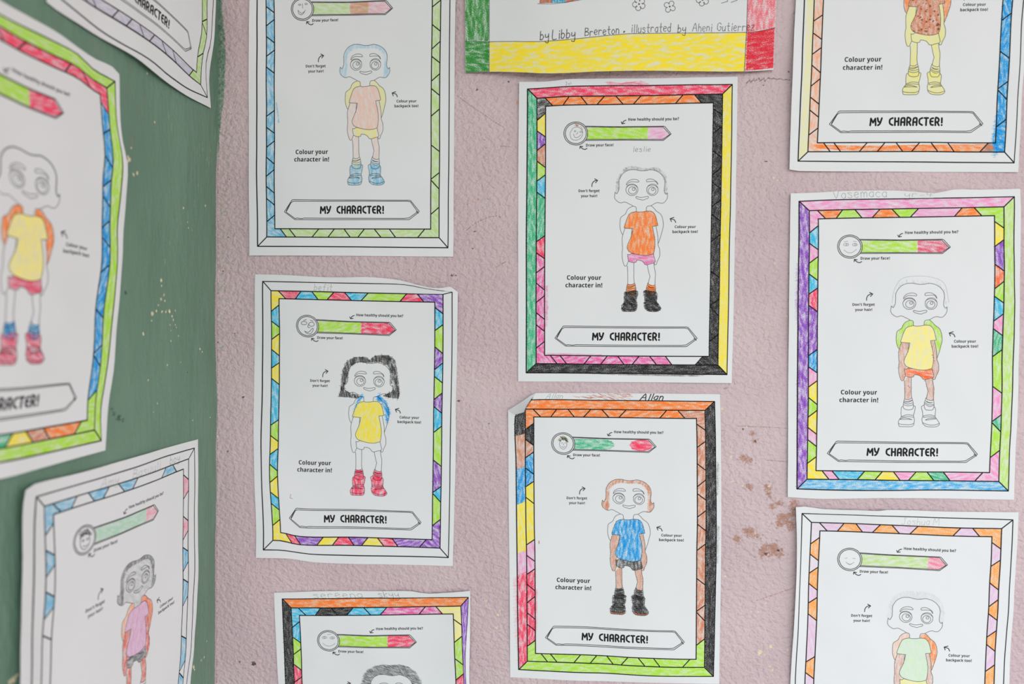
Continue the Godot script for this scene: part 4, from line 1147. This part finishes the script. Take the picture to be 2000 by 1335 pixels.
	for f in [[0, 190, "k"], [190, 360, "n"], [360, 545, "B"], [545, 800, "y"], [800, 915, "p"], [915, 1420, "r"]]:
		colour_in(quad([0, f[0], 47, f[0] - 18, 47, minf(f[1] - 14, 1373), 0, f[1]]), f[2], V, 0.9, 4.0)
	colour_band("ooooooo", "nnnnnnnnnnn", "gggggggg", "knBByypprrrrr", "onGg".replace("G", "g"))
	colour_in(quad([-14, 920, 0, 930, 0, 1330, -10, 1240]), "r", V, 0.35, 6.0)
	colour_in(quad([88, 980, 100, 990, 100, 1190, 90, 1230]), "r", V, 0.4, 4.0)
	colour_in(quad([1002, 300, 1020, 320, 1012, 470, 1002, 480]), "K", V, 0.45, 6.0)
	colour_in(quad([1002, 620, 1018, 640, 1010, 820, 1002, 830]), "K", V, 0.35, 6.0)
	part(["hair_inside"], "n", V, 0.95, 3.0)
	part(["shirt"], "B", V, 0.95)
	part(["arm_left_area", "arm_right_area", "leg_left_area", "leg_right_area"], "s", V, 1.35)
	part(["shorts"], "K", V, 0.95)
	part(["sock_left", "sock_right"], "K", 0.1, 1.1, 4.0)
	part(["shoe_left", "shoe_right"], "k", 0.8, 0.9, 5.0)
	part(["sole_left_area", "sole_right_area"], "n", 0.0)
	colour_in(PackedVector2Array(smooth_line(pts([296, 201, 430, 200, 480, 208, 500, 228, 480, 248, 430, 256, 296, 255]))), "G", 0.0, 0.8)
	colour_in(PackedVector2Array(smooth_line(pts([575, 228, 590, 208, 630, 200, 666, 204, 692, 232, 664, 254, 620, 258, 585, 248]))), "r", 0.2, 1.05)
	print_ink()
	doodle([ring(0.0, 0.05, 0.36, 0.5), [-0.2, -0.05, -0.05, -0.08], [0.12, -0.05, 0.28, -0.08], [0, 0, 0.02, 0.15], [-0.15, 0.28, 0, 0.38, 0.18, 0.28]], 2.6, 0.55)
	scribble(PackedVector2Array([Vector2(218, 215), Vector2(222, 195), Vector2(242, 188), Vector2(262, 198), Vector2(264, 218), Vector2(240, 204)]), 90, 8.0, 3.0, Color8(110, 100, 60), 0.4, 0.6)
	write_hand("Allan", Vector2(118, -6), Vector2(210, -8), 34, 2.4, Color8(110, 110, 110), 0.5)
	scribble(quad([250, -18, 330, -22, 400, -40, 560, -40, 575, -6, 400, -4, 330, -12]), 160, 14.0, 2.4, Color8(210, 110, 80), 0.4, 0.2)
	write_hand("Allan", Vector2(614, -2), Vector2(738, -6), 36, 5.0, Color8(30, 30, 30), 0.95, 0.3)
	pen(quad([112, 735, 112, 748]), 4.0, Color8(240, 80, 40), 0.9)
	var folded := worksheet("colouring_sheet", "S6", false, "worksheet with one corner folded over and figure in bright blue shirt", 5)
	fold_corner(folded)

	# brown spotted shirt, pale yellow clothes; smeared blue band
	start_sheet()
	colour_in(quad([20, 20, 47, 47, 47, 1373, 4, 1414]), "Y", V, 0.7, 3.0)
	colour_band("OOOOOOO", ".BBBBBBBBBB", "........", "OOOOOOOOOOOOO", "OBBO")
	colour_in(quad([906, 1200, 930, 1200, 925, 1370, 905, 1400, 892, 1330]), "B", V, 0.9, 6.0)
	colour_in(quad([70, 1338, 300, 1345, 900, 1335, 905, 1372, 560, 1376, 200, 1366, 80, 1356]), "o", 0.0, 0.9, 5.0)
	part(["pack_left_area", "pack_right_area"], "o", V, 0.8)
	part(["shirt"], "n", V, 1.2)
	for i in 60:
		var q := Vector2(rng.randf_range(500, 630), rng.randf_range(640, 815))
		if Geometry2D.is_point_in_polygon(q, pts(ART["shirt"])):
			blots([q.x, q.y, rng.randf_range(1.5, 6)], Color8(120, 60, 40), 0.7)
	part(["arm_left_area", "arm_right_area", "shorts", "leg_left_area", "leg_right_area", "shoe_left", "shoe_right", "sock_left", "sock_right"], "Y", V, 1.1)
	print_ink()
	worksheet("colouring_sheet", "S7", false, "worksheet with smeared blue right band and figure in brown spotted shirt", 6)

	# yellow shirt, green pack; purple, pink, lime and blue frame
	start_sheet()
	colour_frame("p", "v", "V", "u")
	colour_band("ogpogpo", "yuigbpGgpGg", "pbgypgGp", "bpgbruBpygypg", "pgpy")
	colour_in(quad([-8, 300, 0, 300, 0, 620, -10, 560]), "u", V, 0.4, 4.0)
	part(["shirt"], "f", V, 1.1)
	part(["pack_left_area", "pack_right_area"], "g", V, 0.8)
	part(["arm_left_area", "arm_right_area", "leg_left_area", "leg_right_area"], "s", V, 0.95)
	for q in [[632, 755, 3], [636, 765, 3], [640, 782, 2.5], [520, 905, 3], [526, 913, 3], [596, 880, 3], [512, 880, 2], [606, 908, 2]]:
		blots(q, Color8(170, 70, 40), 0.7)
	part(["shorts"], "i", 0.1)
	scribble(pts(ART["hair_rim"]), 260, 7.0, 2.2, pencil, 0.14, 1.1)
	pen(smooth_line(quad([440, 500, 448, 440, 480, 385, 545, 372, 620, 378, 680, 410, 702, 500])), 2.2, pencil, 0.3, 0.8)
	colour_bar(0.0, 0.64, "g", 0.85)
	colour_bar(0.645, 1.0, "d", 0.8)
	print_ink()
	doodle([ring(-0.35, -0.2, 0.24, 0.12), ring(0.45, -0.18, 0.22, 0.12), ring(0.5, -0.18, 0.08, 0.08), ring(-0.32, -0.2, 0.06, 0.06), [-0.55, 0.3, -0.2, 0.55, 0.2, 0.55, 0.62, 0.25], [-0.55, -0.45, -0.2, -0.5], [0.3, -0.5, 0.6, -0.45]], 2.4, 0.45)
	write_hand("Vasemaca", Vector2(165, -6), Vector2(420, -10), 44, 2.4, pencil, 0.45, 0.1)
	write_hand("yr-4", Vector2(492, -8), Vector2(630, -12), 36, 2.2, pencil, 0.4, 0.15)
	worksheet("colouring_sheet", "S8", false, "worksheet with purple left, pink top and blue bottom frame sides", 7)

	# pale green shirt; white frame, orange and lilac band
	start_sheet()
	colour_band("ltltltl", "ltltltltltl", "ltltltlt", "tLtltltltlltl", "Ltlt")
	part(["shirt"], "e", V, 0.25)
	fill_poly(pts(ART["shirt"]), Color8(196, 236, 160), 0.26, 0.25, V, 2.0, 0.3)
	part(["pack_left_area"], "O", V, 0.7)
	part(["pack_right_area"], "o", V, 0.75)
	part(["arm_left_area", "arm_right_area", "leg_left_area", "leg_right_area"], "s", V, 0.85)
	part(["shorts"], "Y", V)
	part(["hair_cap"], "x", 0.8, 0.2, 3.0)
	scribble(pts(ART["hair_cap"]), 300, 8.0, 2.2, pencil, 0.06, 0.9)
	colour_bar(0.0, 0.79, "h", 0.75)
	colour_bar(0.79, 1.0, "P", 1.3)
	print_ink()
	doodle([[-0.45, -0.1, -0.25, -0.15], [0.25, -0.12, 0.5, -0.1], [-0.35, 0.25, 0, 0.5, 0.38, 0.25], [-0.32, 0.3, 0, 0.45, 0.35, 0.3]], 2.6, 0.4)
	write_hand("Joshua M", Vector2(480, 42), Vector2(662, 38), 34, 2.2, pencil, 0.28)
	worksheet("colouring_sheet", "S9", false, "worksheet with orange and lilac band cells and figure in pale green shirt", 8)

	# on the green wall: lime frame, red and blue bands
	start_sheet()
	colour_frame("g", "g", "g", "g")
	colour_band("rrrrrrr", "BBBBBBBBBBB", "rbgyGyno", "oooyyygggbbbb", "rrgg")
	part(["shirt"], "f", V, 1.1)
	part(["pack_left_area", "pack_right_area"], "o", V)
	part(["shorts"], "d", 0.1)
	part(["sock_left", "sock_right"], "B", V, 0.95)
	part(["shoe_left", "shoe_right"], "d", 0.5, 0.85)
	pen(smooth_line(pts(ART["hairline"])), 5.0, Color8(70, 72, 80), 0.55, 0.5)
	colour_bar(0.0, 0.66, "g")
	colour_bar(0.66, 1.0, "r")
	print_ink()
	worksheet("colouring_sheet", "G1", true, "worksheet on the green wall with lime frame and strong blue band", 9)

	# on the green wall: pale lilac bottom cells
	start_sheet()
	colour_band("qqqqqqq", "hhhhhhhhhhh", "qqqqqqqq", "qqqqqqqqqqqqq", "qhhq")
	part(["shirt"], "l", V)
	print_ink()
	worksheet("colouring_sheet", "G2", true, "worksheet on the green wall with pale lilac bottom band and white frame", 10)

	# on the green wall: blue triangles, pink shirt
	start_sheet()
	colour_band("c.c.c.c", "P.P.c.c.c.c", "c.c.c.c.", ".c.c...c.c.c.", "c.c.")
	part(["head_area"], "x", 0.6, 0.6)
	part(["hair_inside"], "w", V, 1.1)
	part(["pack_left_area", "pack_right_area"], "O", V, 1.2)
	part(["pack_right_area"], "a", V, 0.5)
	part(["shirt"], "l", V, 1.0)
	fill_poly(pts(ART["shirt"]), Color8(216, 130, 176), 0.12, 0.5, V)
	part(["arm_left_area", "arm_right_area", "leg_left_area", "leg_right_area"], "a", V, 0.95)
	part(["shorts"], "w", 0.1, 1.3)
	colour_bar(0.0, 0.8, "e", 1.0)
	colour_bar(0.8, 1.0, "P", 0.8)
	print_ink()
	doodle([ring(0.0, 0.1, 0.5, 0.6), [-0.5, -0.2, -0.2, -0.5, 0.3, -0.55, 0.55, -0.2], ring(-0.2, 0.0, 0.1, 0.06), ring(0.25, 0.0, 0.1, 0.06), [-0.2, 0.4, 0.05, 0.5, 0.3, 0.4]], 3.2, 0.7)
	scribble(PackedVector2Array([Vector2(208, 215), Vector2(220, 190), Vector2(250, 184), Vector2(272, 205), Vector2(270, 216), Vector2(240, 204)]), 90, 9.0, 3.0, Color8(70, 70, 70), 0.4, 0.3)
	write_hand("Amy", Vector2(330, 44), Vector2(440, 44), 36, 2.4, pencil, 0.35)
	write_hand("Basuuli", Vector2(520, 44), Vector2(720, 44), 36, 2.4, pencil, 0.35)
	write_hand("boy", Vector2(790, 40), Vector2(880, 40), 36, 2.4, pencil, 0.5)
	worksheet("colouring_sheet", "G3", true, "worksheet on the green wall with blue triangles and figure in pink shirt", 11)

	build_poster()


func fold_corner(parent: MeshInstance3D) -> void:
	var p := PackedVector3Array()
	for i in range(0, FLAP.size(), 3):
		p.append(on_wall(Vector3(FLAP[i], FLAP[i + 1], FLAP[i + 2]), false) - parent.position)
	var c := Vector3.ZERO
	for q in p:
		c += q / p.size()
	c.z += 0.0012
	var st := SurfaceTool.new()
	st.begin(Mesh.PRIMITIVE_TRIANGLES)
	for i in p.size():
		var a := p[i]
		var b := p[(i + 1) % p.size()]
		for z in [0.0, -0.0003]:
			for q in ([c, a, b] if z == 0.0 else [c, b, a]):
				st.set_smooth_group(0 if z == 0.0 else 1)
				st.add_vertex(q + Vector3(0, 0, z))
	st.index()
	st.generate_normals()
	var o := MeshInstance3D.new()
	o.name = "folded_corner"
	o.mesh = st.commit()
	o.material_override = mats.paper
	parent.add_child(o, true)
	o.set_meta("label", "white back of the paper corner folded over")


func build_poster() -> void:
	# the larger hand-drawn sheet; units are quarter millimetres from its top left corner
	new_canvas(1200, 1700, Vector2.ZERO, Vector2.ONE, 224)
	var V := PI / 2
	var green := Color8(52, 140, 56)
	var red := Color8(226, 40, 56)
	var yellow := Color8(254, 226, 50)
	var grey := Color8(70, 70, 72)
	fill_poly(quad([0, 0, 96, 0, 96, 1580, 0, 1578]), green, 0.72, 0.75, V, 1.5)
	fill_poly(quad([0, 1580, 96, 1582, 96, 1700, 0, 1700]), green, 0.8, 0.8, 0.15, 1.5)
	fill_poly(quad([82, 1584, 96, 1584, 92, 1660, 80, 1690]), green, 0.6, 0.3, V, 3.0)
	fill_poly(quad([98, 1586, 440, 1574, 640, 1561, 1090, 1556, 1090, 1700, 98, 1700]), yellow, 0.72, 0.9, -0.06, 2.0, 0.5)
	fill_poly(quad([1092, 0, 1200, 0, 1200, 1540, 1092, 1554]), Color8(240, 96, 110), 0.52, 0.6, V + 0.06, 1.5)
	fill_poly(quad([1092, 1556, 1200, 1542, 1200, 1694, 1092, 1698]), red, 0.88, 0.6, -0.12, 2.5)
	fill_poly(quad([98, 0, 1090, 0, 1090, 90, 98, 90]), yellow, 0.72, 0.85, 0.0, 2.0)
	pen(quad([96, 0, 97, 1580, 97, 1700]), 2.4, grey, 0.7, 0.5)
	pen(quad([0, 1579, 96, 1583, 260, 1581, 440, 1573, 640, 1559, 1090, 1554, 1140, 1552, 1200, 1541]), 2.4, grey, 0.75, 0.4)
	pen(quad([1092, 0, 1091, 1556, 1088, 1700]), 2.6, grey, 0.75, 0.5)
	var ink := Color8(58, 56, 56)
	write_hand("by", Vector2(298, 1572), Vector2(338, 1570), 32, 3.0, ink, 0.85)
	write_hand("Libby", Vector2(346, 1572), Vector2(440, 1568), 34, 3.0, ink, 0.85)
	write_hand("Brereton", Vector2(472, 1564), Vector2(608, 1558), 30, 2.8, ink, 0.75)
	write_hand(".", Vector2(618, 1554), Vector2(630, 1554), 32, 5.0, ink, 0.9)
	write_hand("illustrated", Vector2(650, 1556), Vector2(806, 1552), 32, 2.6, ink, 0.7)
	write_hand("by", Vector2(828, 1553), Vector2(864, 1552), 30, 2.6, ink, 0.75)
	write_hand("Aheni", Vector2(886, 1551), Vector2(962, 1549), 30, 2.4, ink, 0.6)
	write_hand("Gutierrez", Vector2(978, 1549), Vector2(1122, 1546), 30, 2.4, ink, 0.65)
	# flowers along the ground, and the foot of a figure above
	for f in [[680, 1447, 24, 5], [798, 1456, 22, 4], [922, 1430, 23, 5], [560, 1400, 22, 5], [1010, 1390, 22, 4]]:
		var c := Vector2(f[0], f[1])
		for k in int(f[3]):
			var a: float = k * TAU / f[3] + 0.5
			var loop := PackedVector2Array()
			for j in 9:
				var t: float = lerpf(-2.3, 2.3, j / 8.0)
				loop.append(c + Vector2.from_angle(a) * f[2] * 0.62 + Vector2.from_angle(a + t) * f[2] * 0.42)
			pen(smooth_line(loop), 2.4, grey, 0.75, 0.3)
		dab(c, 3.4, Color8(70, 50, 40))
	fill_poly(quad([296, 1434, 330, 1250, 352, 1250, 346, 1433]), Color8(186, 100, 74), 0.85, 0.4, V, 2.0)
	fill_poly(quad([398, 1434, 398, 1250, 420, 1250, 452, 1424]), Color8(186, 100, 74), 0.85, 0.4, V, 2.0)
	fill_poly(quad([346, 1433, 352, 1260, 398, 1260, 398, 1434]), Color8(60, 170, 205), 0.8, 0.6, 0.3, 2.0)
	for k in 6:
		pen(quad([346 + k * 10, 1434, 352 + k * 8, 1260]), 2.0, Color8(40, 120, 160), 0.5, 0.5)
	pen(quad([290, 1436, 346, 1437, 460, 1424, 540, 1416]), 2.0, grey, 0.6, 0.4)
	pen(quad([1030, 1440, 1052, 1432, 1054, 1400]), 2.4, grey, 0.7, 0.3)
	pen(quad([994, 1442, 1016, 1436, 1018, 1400]), 2.4, grey, 0.7, 0.3)
	fill_poly(quad([986, 1420, 1000, 1424, 1012, 1416, 1000, 1400]), Color8(200, 200, 60), 0.7, 0.3, 0.0, 1.0)
	var poster := sheet("hand_drawn_poster", "P0", false, finish(), [Rect2(0, 0, 1200, 1700)], Vector2(1200, 1700), Vector2.ZERO, "large hand-drawn sheet with green, yellow and red crayon border", 12)
	poster.set_meta("category", "poster")
	poster.remove_meta("group")
